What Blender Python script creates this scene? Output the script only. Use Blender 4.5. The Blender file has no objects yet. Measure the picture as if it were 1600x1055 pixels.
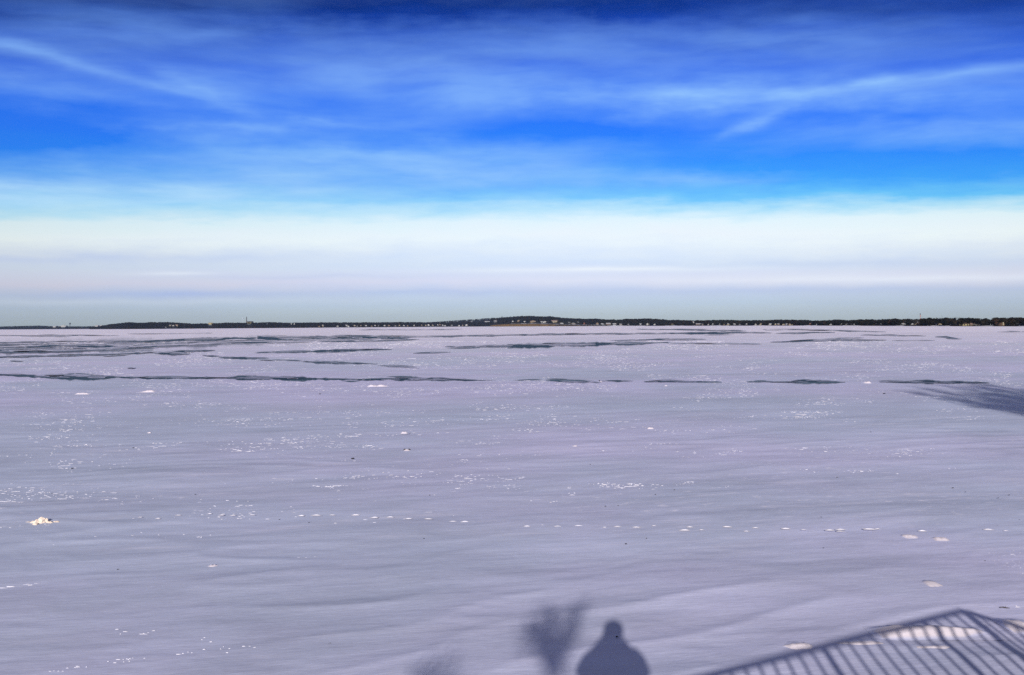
import bpy, bmesh, math, random
import numpy as np
from mathutils import Vector, Matrix
R = math.radians
random.seed(7)
rng = np.random.default_rng(7)
sc = bpy.context.scene
COL = sc.collection

# ------------------------------------------------------------------ camera
H = 3.7                                   # lens height above the ice
F = 1291.0                                # focal length in photo pixels (photo is 1600 wide)
PITCH, ROLL = 18.6 / F, -0.0065
cam_d = bpy.data.cameras.new('camera')
cam_d.sensor_width = 36.0
cam_d.lens = F / 1600 * 36.0
cam_d.clip_start, cam_d.clip_end = 0.1, 30000
cam = bpy.data.objects.new('camera', cam_d)
COL.objects.link(cam)
CAM_R = Matrix.Rotation(math.pi / 2 - PITCH, 3, 'X') @ Matrix.Rotation(ROLL, 3, 'Z')
cam.matrix_world = Matrix.Translation((0, 0, H)) @ CAM_R.to_4x4()
sc.camera = cam

# ------------------------------------------------------------------ light
SUN_E, SUN_AZ = R(20.1), R(187.0)         # the sun stands behind the photographer
world = bpy.data.worlds.new('World')
sc.world = world
world.use_nodes = True
SUN_DIR = Vector((math.sin(SUN_AZ) * math.cos(SUN_E), math.cos(SUN_AZ) * math.cos(SUN_E), math.sin(SUN_E)))
sun_d = bpy.data.lights.new('sun', 'SUN')
sun_d.energy = 5.0
sun_d.angle = R(0.5)
sun_d.color = (1.0, 0.955, 0.90)
sun = bpy.data.objects.new('sun', sun_d)
sun.rotation_euler = (-SUN_DIR).to_track_quat('-Z', 'Y').to_euler()
sun.location = (-20, -60, 40)
COL.objects.link(sun)
sc.view_settings.view_transform = 'Standard'
sc.view_settings.look = 'None'
sc.view_settings.exposure = 0.0
sc.view_settings.gamma = 1.0
sc.view_settings.use_curve_mapping = False
sc.render.engine = 'CYCLES'
sc.cycles.use_denoising = False
sc.cycles.max_bounces = 4
sc.cycles.diffuse_bounces = 2
sc.cycles.volume_bounces = 0


def lin(r, g, b):
    f = lambda c: c / 12.92 if c <= 0.04045 else ((c + 0.055) / 1.055) ** 2.4
    return tuple(f(v / 255.0) for v in (r, g, b))


class NT:
    """small helper round a node tree"""
    def __init__(self, nt):
        self.nt = nt
    def n(self, t, **kw):
        nd = self.nt.nodes.new(t)
        for k, v in kw.items():
            setattr(nd, k, v)
        return nd
    def put(self, sock, v):
        if isinstance(v, bpy.types.NodeSocket):
            self.nt.links.new(v, sock)
        elif v is not None:
            sock.default_value = v
    def m(self, op, a, b=None, c=None, clamp=False):
        nd = self.n('ShaderNodeMath', operation=op, use_clamp=clamp)
        for i, v in enumerate((a, b, c)):
            if v is not None:
                self.put(nd.inputs[i], v)
        return nd.outputs[0]
    def vm(self, op, a, b=None):
        nd = self.n('ShaderNodeVectorMath', operation=op)
        self.put(nd.inputs[0], a)
        if b is not None:
            self.put(nd.inputs[1], b)
        return nd.outputs[0]
    def noise(self, vec, scale=1.0, detail=4.0, rough=0.55, lac=2.0, dist=0.0):
        nd = self.n('ShaderNodeTexNoise')
        self.put(nd.inputs['Vector'], vec)
        nd.inputs['Scale'].default_value = scale
        nd.inputs['Detail'].default_value = detail
        nd.inputs['Roughness'].default_value = rough
        nd.inputs['Lacunarity'].default_value = lac
        nd.inputs['Distortion'].default_value = dist
        return nd.outputs[0]
    def smooth(self, v, a, b, lo=0.0, hi=1.0):
        nd = self.n('ShaderNodeMapRange', interpolation_type='SMOOTHSTEP')
        for i, x in enumerate((v, a, b, lo, hi)):
            self.put(nd.inputs[i], x)
        return nd.outputs[0]
    def mix(self, f, a, b, mode='MIX', clamp=False):
        nd = self.n('ShaderNodeMix', data_type='RGBA', blend_type=mode)
        nd.clamp_factor = True
        self.put(nd.inputs[0], f)
        for s, v in ((nd.inputs[6], a), (nd.inputs[7], b)):
            self.put(s, v if isinstance(v, bpy.types.NodeSocket) else (*v, 1.0))
        return nd.outputs[2]
    def ramp(self, f, stops):
        nd = self.n('ShaderNodeValToRGB')
        el = nd.color_ramp.elements
        while len(el) > 1:
            el.remove(el[-1])
        for i, (p, c) in enumerate(stops):
            e = el[0] if i == 0 else el.new(p)
            e.position = p
            e.color = (*c, 1.0)
        self.put(nd.inputs[0], f)
        return nd.outputs[0]
    def xyz(self, x, y, z):
        nd = self.n('ShaderNodeCombineXYZ')
        for i, v in enumerate((x, y, z)):
            self.put(nd.inputs[i], v)
        return nd.outputs[0]


# ------------------------------------------------------------------ sky
def build_sky():
    t = NT(world.node_tree)
    bg = world.node_tree.nodes['Background']
    sky = t.n('ShaderNodeTexSky', sky_type='NISHITA')
    sky.sun_disc = False
    sky.sun_elevation, sky.sun_rotation = SUN_E, SUN_AZ
    STR = 0.1
    d = t.n('ShaderNodeTexCoord').outputs['Generated']
    sep = t.n('ShaderNodeSeparateXYZ')
    t.put(sep.inputs[0], t.vm('NORMALIZE', d))
    x, y, z = sep.outputs
    deg = 57.29578
    e = t.m('MULTIPLY', t.m('ARCSINE', z), deg)                 # elevation
    az = t.m('MULTIPLY', t.m('ARCTAN2', x, y), deg)             # azimuth, 0 = north over the lake
    # cloud sheets lie in long straight bands across the lake, so they sink a little to either side
    e = t.m('MULTIPLY', e, t.m('ADD', 1.0, t.m('MULTIPLY', t.m('MINIMUM', t.m('MULTIPLY', az, az), 1600.0), 0.00015)))
    # unevenness of the cloud sheet's edges
    w1 = t.noise(t.xyz(t.m('MULTIPLY', az, 0.045), t.m('MULTIPLY', e, 0.16), 3.0), 1.0, 5, 0.55)
    w2 = t.noise(t.xyz(t.m('MULTIPLY', az, 0.22), t.m('MULTIPLY', e, 1.1), 9.0), 1.0, 4, 0.6)
    wob = t.m('ADD', t.m('MULTIPLY', t.m('SUBTRACT', w1, 0.5), 1.5), t.m('MULTIPLY', t.m('SUBTRACT', w2, 0.5), 1.7))
    amp = t.smooth(e, 1.0, 7.0, 0.25, 1.0)
    ew = t.m('ADD', e, t.m('MULTIPLY', wob, amp))
    # what the clear Nishita sky gives over the lake at each elevation, and what the air there looks like
    NE = (0, 2, 5, 8, 12, 20, 40, 60)
    NR = (.469, .659, .566, .434, .320, .204, .094, .060)
    NG = (.450, .712, .723, .612, .480, .321, .153, .098)
    NB = (.310, .541, .708, .722, .646, .487, .257, .169)
    look = [(0.0, (194, 206, 202)), (0.6, (192, 210, 218)), (1.4, (190, 213, 238)), (2.2, (196, 215, 246)), (3.1, (213, 220, 248)),
            (4.2, (212, 228, 252)), (5.2, (222, 237, 255)), (6.2, (232, 247, 255)), (7.2, (220, 243, 255)), (8.0, (170, 222, 253)),
            (8.7, (104, 194, 252)), (9.8, (62, 160, 252)), (11.5, (46, 138, 251)), (13.5, (42, 122, 250)), (15.5, (44, 116, 246)),
            (17.3, (40, 98, 228)), (19.3, (28, 76, 192)), (21.3, (13, 50, 134)), (23.9, (52, 64, 108))]  # top stop lies above the view, greyed to take blue from the fill light
    stops = []
    EM = 24.0
    for el, c in look:
        L = lin(*c)
        n = (np.interp(el, NE, NR), np.interp(el, NE, NG), np.interp(el, NE, NB))
        stops.append((el / EM, tuple(min(L[i] / n[i], 8.0) * 0.5 for i in range(3))))   # halved: a ramp keeps to 0..1 safely
    tint = t.ramp(t.m('DIVIDE', ew, EM, clamp=True), stops)
    tint = t.mix(1.0, tint, (2.0, 2.0, 2.0), 'MULTIPLY')
    base = t.mix(1.0, sky.outputs[0], tint, 'MULTIPLY')
    # cirrus: long wind-drawn streaks, bowed like the sky's dome
    eb = t.m('SUBTRACT', e, t.m('MULTIPLY', t.m('MINIMUM', t.m('MULTIPLY', az, az), 1600.0), 0.0011))
    warp = t.noise(t.xyz(t.m('MULTIPLY', az, 0.05), t.m('MULTIPLY', eb, 0.12), 1.0), 1.0, 3, 0.5)
    eb2 = t.m('ADD', eb, t.m('MULTIPLY', t.m('SUBTRACT', warp, 0.5), 2.4))
    c1 = t.noise(t.xyz(t.m('MULTIPLY', az, 0.05), t.m('MULTIPLY', eb2, 0.26), 5.0), 1.0, 6, 0.55)
    c2 = t.noise(t.xyz(t.m('MULTIPLY', az, 0.11), t.m('MULTIPLY', eb2, 0.48), 2.0), 1.0, 5, 0.5)
    c3 = t.noise(t.xyz(t.m('MULTIPLY', az, 0.16), t.m('MULTIPLY', eb2, 1.0), 7.0), 1.0, 5, 0.52)
    cir = t.m('ADD', t.m('ADD', t.m('MULTIPLY', c1, 0.58), t.m('MULTIPLY', c2, 0.3)), t.m('MULTIPLY', c3, 0.12))
    a = t.m('MULTIPLY', t.smooth(cir, 0.38, 0.74), 0.36)
    a = t.m('MULTIPLY', a, t.smooth(e, 7.6, 10.5))
    # single clouds that the view shows: streaks given by azimuth, elevation, length, thickness, tilt
    tex = t.m('ADD', t.m('MULTIPLY', c2, 0.5), t.m('MULTIPLY', c3, 0.5))
    fib = t.smooth(tex, 0.30, 0.68, 0.55, 1.12)
    w3 = t.noise(t.xyz(t.m('MULTIPLY', az, 0.28), t.m('MULTIPLY', e, 0.45), 4.0), 1.0, 3, 0.5)
    wv = t.m('ADD', t.m('MULTIPLY', t.m('SUBTRACT', w2, 0.5), 0.9), t.m('MULTIPLY', t.m('SUBTRACT', w3, 0.5), 1.6))
    def streak(x0, y0, hx, hy, tilt, amt, wav=1.0):
        az0, e0 = math.degrees(math.atan((x0 - 800) / F)), math.degrees(math.atan((509 - y0) / F))
        half, thick = hx / 22.5, hy / 22.5
        dx = t.m('SUBTRACT', az, az0)
        dy = t.m('SUBTRACT', t.m('SUBTRACT', t.m('ADD', e, t.m('MULTIPLY', wv, wav)), e0), t.m('MULTIPLY', dx, tilt))
        g = t.m('ADD', t.m('POWER', t.m('ABSOLUTE', t.m('DIVIDE', dx, half)), 2.0), t.m('POWER', t.m('ABSOLUTE', t.m('DIVIDE', dy, thick)), 1.6))
        v = t.m('EXPONENT', t.m('MULTIPLY', g, -1.0))
        return t.m('MULTIPLY', t.m('MULTIPLY', v, amt), fib)
    S = [(1150, 150, 330, 17, 0.0, .50), (1440, 130, 210, 9, .12, .55, .35), (960, 150, 270, 36, .02, .42), (1180, 195, 48, 11, .45, .6), (1480, 150, 220, 40, .05, .32),
         (1500, 215, 170, 24, 0, .40), (110, 95, 170, 10, -.3, .6, .5), (70, 130, 150, 18, -.2, .35), (250, 60, 270, 42, -.1, .34), (310, 130, 90, 16, -.45, .4), (420, 195, 220, 10, 0, .45),
         (560, 238, 330, 24, -.02, .55), (620, 272, 300, 22, 0, .42), (120, 300, 400, 36, 0, .9), (600, 110, 270, 42, 0, .36), (720, 322, 300, 16, 0, .55), (1100, 282, 230, 12, .02, .36),
         (800, 55, 520, 32, 0, .24), (1250, 70, 320, 32, 0, .30), (90, 205, 220, 26, 0, -.40), (1340, 188, 180, 17, 0, -.35), (1400, 268, 230, 24, 0, -.40), (920, 205, 190, 22, 0, -.25), (620, 20, 200, 20, 0, -.3), (1000, 25, 130, 20, 0, -.3)]
    for q in S:
        a = t.m('ADD', a, streak(*q))
    a = t.m('MAXIMUM', a, 0.0)
    a = t.m('MULTIPLY', a, 0.75, clamp=True)
    # thin high cloud added above the view to grey the blue fill light
    veil = t.m('MULTIPLY', t.smooth(e, 23.0, 50.0), t.m('ADD', 0.15, t.m('MULTIPLY', c1, 0.25)))
    ccol = t.ramp(t.m('DIVIDE', e, EM, clamp=True), [(0.3, lin(214, 242, 255)), (0.5, lin(165, 215, 255)), (0.72, lin(145, 195, 255)), (0.88, lin(110, 160, 245)), (1.0, lin(140, 160, 210))])
    col = t.mix(a, base, t.mix(1.0, ccol, (1 / STR,) * 3, 'MULTIPLY'))
    col = t.mix(veil, col, tuple(v / STR for v in (.50, .47, .46)))
    # thin bright bars low in the sheet and a faint grey one
    b = None
    for q in [(940, 422, 200, 4, 0, 1.0, .12), (1290, 440, 400, 8, -.004, .75, .15), (275, 425, 48, 3, 0, .6, .1), (1020, 366, 420, 20, 0, .75, .7), (250, 468, 330, 6, 0, .2, .25), (300, 370, 300, 16, 0, .25, .8)]:
        v = streak(*q)
        b = v if b is None else t.m('ADD', b, v)
    col = t.mix(t.m('MINIMUM', b, 1.0), col, tuple(v / STR for v in lin(238, 246, 255)))
    g = None
    for q in [(230, 457, 120, 6, 0, .5, .3), (150, 402, 260, 9, 0, .35, .5), (1200, 456, 420, 5, 0, .2, .3), (600, 455, 260, 6, 0, .2, .4), (1350, 415, 250, 8, 0, .25, .4), (480, 430, 180, 4, 0, .2, .3)]:
        v = streak(*q)
        g = v if g is None else t.m('ADD', g, v)
    col = t.mix(t.m('MINIMUM', g, 1.0), col, tuple(v / STR for v in lin(160, 182, 236)))
    t.put(bg.inputs[0], col)
    bg.inputs[1].default_value = STR
build_sky()


# ------------------------------------------------------------------ helpers
def pix(px, py, z=0.0):
    """the point of height z seen at a pixel of the photograph"""
    d = CAM_R @ Vector(((px - 800.0) / F, (527.5 - py) / F, -1.0))
    k = (z - H) / d.z
    return Vector((d.x * k, d.y * k, z))

def col_at(px, D, z=0.0):
    """the point at distance D in the photograph's column px, at height z"""
    return Vector(((px - 800.0) / F * D - ROLL * (z - H), D, z))

def yhor(px):
    return 514.1 - 0.0065 * px

def zat(px, py, D):
    return H + (yhor(px) - py) * D / F

def tag(o, label=None, cat=None, group=None, kind=None):
    for k, v in (('label', label), ('category', cat), ('group', group), ('kind', kind)):
        if v:
            o[k] = v
    return o

def mesh_obj(name, verts, faces, mat=None, parent=None, smooth=False, loc=None):
    me = bpy.data.meshes.new(name)
    me.from_pydata([tuple(v) for v in verts], [], [tuple(f) for f in faces])
    if mat:
        me.materials.append(mat)
    if smooth:
        me.polygons.foreach_set('use_smooth', [True] * len(me.polygons))
    me.update()
    o = bpy.data.objects.new(name, me)
    COL.objects.link(o)
    if parent:
        o.parent = parent
    if loc is not None:
        o.location = loc
    return o

def np_mesh(name, V, Fc, mat=None, smooth=False, attrs=None, parent=None):
    """V (n,3), Fc (m,3 or 4) numpy arrays -> object"""
    me = bpy.data.meshes.new(name)
    V = np.asarray(V, np.float32); Fc = np.asarray(Fc, np.int32)
    k = Fc.shape[1]
    me.vertices.add(len(V)); me.vertices.foreach_set('co', V.ravel())
    me.loops.add(Fc.size); me.loops.foreach_set('vertex_index', Fc.ravel())
    me.polygons.add(len(Fc)); me.polygons.foreach_set('loop_start', np.arange(0, Fc.size, k, dtype=np.int32))
    me.polygons.foreach_set('use_smooth', np.full(len(Fc), smooth))
    me.update(calc_edges=True)
    for an, av in (attrs or {}).items():
        at = me.attributes.new(an, 'FLOAT', 'POINT')
        at.data.foreach_set('value', np.asarray(av, np.float32))
    if mat:
        me.materials.append(mat)
    o = bpy.data.objects.new(name, me)
    COL.objects.link(o)
    if parent:
        o.parent = parent
    return o

def empty(name, loc, rz=0.0):
    o = bpy.data.objects.new(name, None)
    o.empty_display_size = 0.3
    o.location = loc
    o.rotation_euler = (0, 0, rz)
    COL.objects.link(o)
    return o

def copy_tree(o, parent=None):
    c = o.copy(); COL.objects.link(c)
    if parent:
        c.parent = parent
    for ch in list(o.children):
        copy_tree(ch, c)
    return c

class MB:
    """collects shapes into one mesh"""
    def __init__(self):
        self.v, self.f = [], []
    def add(self, vs, fs):
        k = len(self.v)
        self.v += [Vector(p) for p in vs]
        self.f += [tuple(i + k for i in f) for f in fs]
    def box(self, c, s, rz=0.0, bev=0.0):
        cx, cy, cz = c; a, b, h = s[0] / 2, s[1] / 2, s[2] / 2
        ca, sa = math.cos(rz), math.sin(rz)
        vs = []
        for z in (-h, h):
            for x, y in ((-a, -b), (a, -b), (a, b), (-a, b)):
                vs.append((cx + x * ca - y * sa, cy + x * sa + y * ca, cz + z))
        self.add(vs, [(3, 2, 1, 0), (4, 5, 6, 7), (0, 1, 5, 4), (1, 2, 6, 5), (2, 3, 7, 6), (3, 0, 4, 7)])
    def tube(self, pts, rad, n=6, cap=True):
        pts = [Vector(p) for p in pts]
        rad = rad if isinstance(rad, (list, tuple)) else [rad] * len(pts)
        rings = []
        for i, p in enumerate(pts):
            d = (pts[min(i + 1, len(pts) - 1)] - pts[max(i - 1, 0)]).normalized()
            u = d.cross(Vector((0.13, 0.98, 0.11))).normalized()
            if u.length < 0.1:
                u = d.cross(Vector((1, 0, 0))).normalized()
            w = d.cross(u)
            rings.append([p + (u * math.cos(2 * math.pi * k / n) + w * math.sin(2 * math.pi * k / n)) * rad[i] for k in range(n)])
        vs = [q for r in rings for q in r]
        fs = []
        for i in range(len(pts) - 1):
            for k in range(n):
                a, b = i * n + k, i * n + (k + 1) % n
                fs.append((a, b, b + n, a + n))
        if cap:
            fs.append(tuple(range(n - 1, -1, -1)))
            fs.append(tuple(range((len(pts) - 1) * n, len(pts) * n)))
        self.add(vs, fs)
    def lathe(self, prof, c=(0, 0, 0), n=12):
        """prof: (radius, z) from bottom to top"""
        vs = []
        for r, z in prof:
            for k in range(n):
                vs.append((c[0] + r * math.cos(2 * math.pi * k / n), c[1] + r * math.sin(2 * math.pi * k / n), c[2] + z))
        fs = []
        for i in range(len(prof) - 1):
            for k in range(n):
                a, b = i * n + k, i * n + (k + 1) % n
                fs.append((a, b, b + n, a + n))
        fs.append(tuple(range(n - 1, -1, -1)))
        fs.append(tuple(range((len(prof) - 1) * n, len(prof) * n)))
        self.add(vs, fs)
    def build(self, name, mat, parent=None, smooth=False):
        return mesh_obj(name, self.v, self.f, mat, parent, smooth)

# gradient noise in numpy
_perm = rng.permutation(256)
_ga = rng.uniform(0, 2 * math.pi, 256)
def gnoise(x, y):
    xi, yi = np.floor(x).astype(int), np.floor(y).astype(int)
    xf, yf = x - xi, y - yi
    u = xf * xf * xf * (xf * (xf * 6 - 15) + 10); v = yf * yf * yf * (yf * (yf * 6 - 15) + 10)
    def g(ix, iy, dx, dy):
        h = _ga[_perm[(_perm[ix & 255] + iy) & 255]]
        return np.cos(h) * dx + np.sin(h) * dy
    a = g(xi, yi, xf, yf); b = g(xi + 1, yi, xf - 1, yf)
    c = g(xi, yi + 1, xf, yf - 1); d = g(xi + 1, yi + 1, xf - 1, yf - 1)
    return (a * (1 - u) + b * u) * (1 - v) + (c * (1 - u) + d * u) * v
def fbm(x, y, o=4, g=0.5):
    s, a = 0, 1.0
    for i in range(o):
        s = s + a * gnoise(x + 17.3 * i, y - 9.1 * i)
        x, y, a = x * 2.03, y * 2.03, a * g
    return s
def sstep(x, a, b):
    t = np.clip((x - a) / (b - a), 0, 1)
    return t * t * (3 - 2 * t)


# ------------------------------------------------------------------ materials
def new_mat(name):
    m = bpy.data.materials.new(name)
    m.use_nodes = True
    t = NT(m.node_tree)
    p = m.node_tree.nodes['Principled BSDF']
    return m, t, p

def plain(name, c, rough=0.7, var=0.15, scale=3.0, spec=0.2, metal=0.0, bump=0.0):
    """a colour with grain in it"""
    m, t, p = new_mat(name)
    pos = t.n('ShaderNodeTexCoord').outputs['Object']
    n = t.noise(pos, scale, 5, 0.6)
    col = t.mix(n, tuple(v * (1 - var) for v in c), tuple(min(v * (1 + var), 1) for v in c))
    t.put(p.inputs['Base Color'], col)
    p.inputs['Roughness'].default_value = rough
    p.inputs['Specular IOR Level'].default_value = spec
    p.inputs['Metallic'].default_value = metal
    if bump:
        b = t.n('ShaderNodeBump')
        b.inputs['Strength'].default_value = 1.0
        b.inputs['Distance'].default_value = bump
        t.put(b.inputs['Height'], n)
        t.put(p.inputs['Normal'], b.outputs[0])
    return m

def lake_material():
    """wind-packed snow on lake ice; the attribute 'clear' says where the wind has bared the dark ice"""
    m, t, p = new_mat('lake_snow_and_ice')
    pos = t.n('ShaderNodeNewGeometry').outputs['Position']
    sep = t.n('ShaderNodeSeparateXYZ'); t.put(sep.inputs[0], pos)
    x, y, z = sep.outputs
    ys = t.m('SUBTRACT', y, t.m('MULTIPLY', x, 0.16))     # the wind has combed everything a little aslant
    at = lambda sx, sy, o=0.0: t.xyz(t.m('MULTIPLY', x, sx), t.m('MULTIPLY', ys, sy), o)
    # thick lilac-white snow and thin grey-blue snow over the ice
    thin = t.smooth(t.noise(at(0.045, 0.05, 4.0), 1, 6, 0.6), 0.36, 0.62)
    col = t.mix(thin, SNOW_A, SNOW_B)
    far = t.smooth(t.m('LOGARITHM', t.m('MAXIMUM', y, 1.0), 10.0), 1.65, 2.75)                      # far snow paler and pinker: sunlit crust faces painted into the colour
    col = t.mix(t.m('MULTIPLY', far, 0.8), col, SNOW_FAR_LIT)
    s1 = t.noise(at(0.5, 3.2, 1.0), 1, 6, 0.62)
    s2 = t.noise(at(0.045, 0.25, 7.0), 1, 6, 0.6)
    s3 = t.noise(at(0.004, 0.028, 2.0), 1, 6, 0.62)
    k = t.m('ADD', t.m('ADD', t.m('MULTIPLY', t.m('SUBTRACT', s1, 0.5), 0.30), t.m('MULTIPLY', t.m('SUBTRACT', s2, 0.5), 0.28)),
            t.m('MULTIPLY', t.m('SUBTRACT', s3, 0.5), t.m('MULTIPLY', far, 0.42)))
    s4 = t.noise(at(0.22, 0.55, 11.0), 1, 6, 0.65, 2.0, 0.6)
    s5 = t.noise(at(7.0, 26.0, 5.0), 1, 3, 0.7)
    k = t.m('ADD', k, t.m('ADD', t.m('MULTIPLY', t.m('SUBTRACT', s4, 0.5), 0.60), t.m('MULTIPLY', t.m('SUBTRACT', s5, 0.5), 0.30)))
    kk = t.m('ADD', 1.0, k)
    col = t.mix(1.0, col, t.xyz(kk, kk, kk), 'MULTIPLY')
    pt = t.smooth(t.noise(at(0.06, 0.11, 29.0), 1, 5, 0.6), 0.52, 0.70)
    col = t.mix(t.m('MULTIPLY', t.m('MULTIPLY', pt, 0.5), t.m('SUBTRACT', 1.0, far)), col, (.43, .43, .535))
    # soft drawn-out pale streaks
    st = t.m('MULTIPLY', t.smooth(t.noise(at(0.42, 2.3, 23.0), 1, 6, 0.68, 2.0, 0.5), 0.52, 0.74), t.smooth(t.noise(at(0.10, 0.22, 33.0), 1, 4, 0.6), 0.40, 0.62))
    col = t.mix(t.m('MULTIPLY', st, 0.42), col, (.78, .73, .84))
    # sun glints of wind crust painted in as white flecks, in swarms
    fl = t.m('MULTIPLY', t.smooth(t.noise(at(2.4, 4.5, 3.0), 1, 4, 0.7), 0.56, 0.72), t.smooth(t.noise(at(0.07, 0.16, 9.0), 1, 5, 0.65), 0.46, 0.62))
    fl2 = t.m('MULTIPLY', t.smooth(t.noise(at(0.5, 1.1, 13.0), 1, 5, 0.7), 0.56, 0.72), t.smooth(t.noise(at(0.02, 0.05, 19.0), 1, 5, 0.65), 0.44, 0.60))
    fl = t.m('MAXIMUM', t.m('MULTIPLY', fl, t.smooth(y, 12.0, 18.0)), t.m('MULTIPLY', fl2, t.smooth(y, 30.0, 60.0)))
    col = t.mix(t.m('MULTIPLY', fl, 0.75), col, (.82, .77, .86))
    # bare ice
    a = t.n('ShaderNodeAttribute', attribute_name='clear').outputs['Fac']
    n1 = t.noise(at(0.012, 0.10, 3.0), 1, 8, 0.65)
    n2 = t.noise(at(0.10, 0.9, 8.0), 1, 5, 0.6)
    nn = t.m('ADD', t.m('MULTIPLY', n1, 0.6), t.m('MULTIPLY', n2, 0.4))
    fac = t.m('ADD', a, t.m('MULTIPLY', t.m('SUBTRACT', nn, 0.5), 2.3))
    fac = t.m('MULTIPLY', t.smooth(fac, 0.08, 0.74), t.smooth(a, 0.0, 0.12))
    ice = t.mix(t.smooth(n2, 0.42, 0.75), ICE_DARK, ICE_TEAL)
    col = t.mix(fac, col, ice)
    fr = t.n('ShaderNodeAttribute', attribute_name='drift_front').outputs['Fac']  # front faces of the drifts get a paler, pinker colour
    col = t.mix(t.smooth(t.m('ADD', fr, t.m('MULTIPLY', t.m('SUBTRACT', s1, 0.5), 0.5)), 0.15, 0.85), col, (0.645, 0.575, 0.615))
    t.put(p.inputs['Base Color'], col)
    p.inputs['Roughness'].default_value = 0.75
    p.inputs['Specular IOR Level'].default_value = 0.08
    hb = t.m('ADD', t.m('MULTIPLY', t.noise(at(1.2, 5.0, 6.0), 1, 6, 0.6), 0.012), t.m('MULTIPLY', t.noise(at(9, 26, 2.0), 1, 3, 0.6), 0.0022))
    b = t.n('ShaderNodeBump')
    b.inputs['Strength'].default_value = 0.8
    b.inputs['Distance'].default_value = 1.0
    t.put(b.inputs['Height'], t.m('MULTIPLY', hb, t.m('SUBTRACT', 1.0, fac)))
    t.put(p.inputs['Normal'], b.outputs[0])
    return m
SNOW_A = (0.555, 0.525, 0.705)
SNOW_B = (0.468, 0.498, 0.628)
SNOW_FAR_LIT = (0.87, 0.79, 0.86)
ICE_DARK = (0.028, 0.050, 0.078)
ICE_TEAL = (0.13, 0.20, 0.25)
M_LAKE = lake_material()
M_CRUST = plain('crust_snow', (0.72, 0.685, 0.74), 0.7, 0.06, 8.0, 0.1)
M_DRIFT = plain('drift_snow', (0.74, 0.61, 0.50), 0.7, 0.07, 14.0, 0.1, bump=0.006)
M_WOODRAIL = plain('painted_rail', (0.10, 0.09, 0.08), 0.5, 0.2, 20)
M_BOARD = plain('deck_wood', (0.22, 0.16, 0.11), 0.7, 0.3, 9)
M_BARK = plain('bark', (0.055, 0.045, 0.036), 0.9, 0.35, 6)
M_TWIG = plain('bare_twigs', (0.030, 0.026, 0.019), 0.9, 0.5, 0.4)
M_DRYLEAF = plain('dry_leaves', (0.10, 0.055, 0.025), 0.8, 0.4, 5)
M_LEAF = plain('dead_leaf', (0.018, 0.014, 0.011), 0.8, 0.3, 40)


# ------------------------------------------------------------------ the lake
def lake():
    ys = [-3.0, 0.0, 3.0, 5.0]
    y = 6.5
    while y < 50:
        ys.append(y); y *= 1.0062
    while y < 9400:
        ys.append(y); y *= 1.03
    ts = np.concatenate([[-4, -3, -2, -1.5], np.linspace(-1, 1, 340), [1.5, 2, 3, 4]])
    Y, T = np.meshgrid(np.array(ys), ts, indexing='ij')
    X = np.clip(T, -1, 1) * (np.maximum(Y, 0) * 0.72 + 3.0) + np.sign(T) * np.maximum(np.abs(T) - 1, 0) * (60 + Y.clip(0) * .08)
    Z = np.zeros_like(X)
    fade = (1 - sstep(Y, 22, 46)) * sstep(Y, 5.0, 7.0) * (np.abs(T) <= 1)
    wx, wy = X + 0.25 * Y, Y - 0.24 * X                       # the wind lays the ripples a little aslant
    Z += 0.030 * fbm(wx / 5.5, wy / 2.0, 3)
    Z += 0.0085 * fbm(wx / 1.3 + 5, wy / 0.6 + 2.2 * gnoise(wx / 2.2, wy / 1.5), 4, .6)
    rid = 1 - np.abs(gnoise(wx / 3.6 + 11, wy / 1.15 + 3)) * 2.2
    Z += 0.022 * np.clip(rid, 0, 1) ** 3 * sstep(gnoise(X / 6 + 2, Y / 4), -0.15, 0.35)
    Z *= fade
    n, m = X.shape
    V = np.stack([X, Y, Z], -1).reshape(-1, 3)
    i = np.arange((n - 1) * m).reshape(n - 1, m)[:, :-1].ravel()
    Fc = np.stack([i, i + 1, i + m + 1, i + m], -1)
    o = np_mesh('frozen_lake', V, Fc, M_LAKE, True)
    tag(o, kind='structure')
lake()

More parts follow.
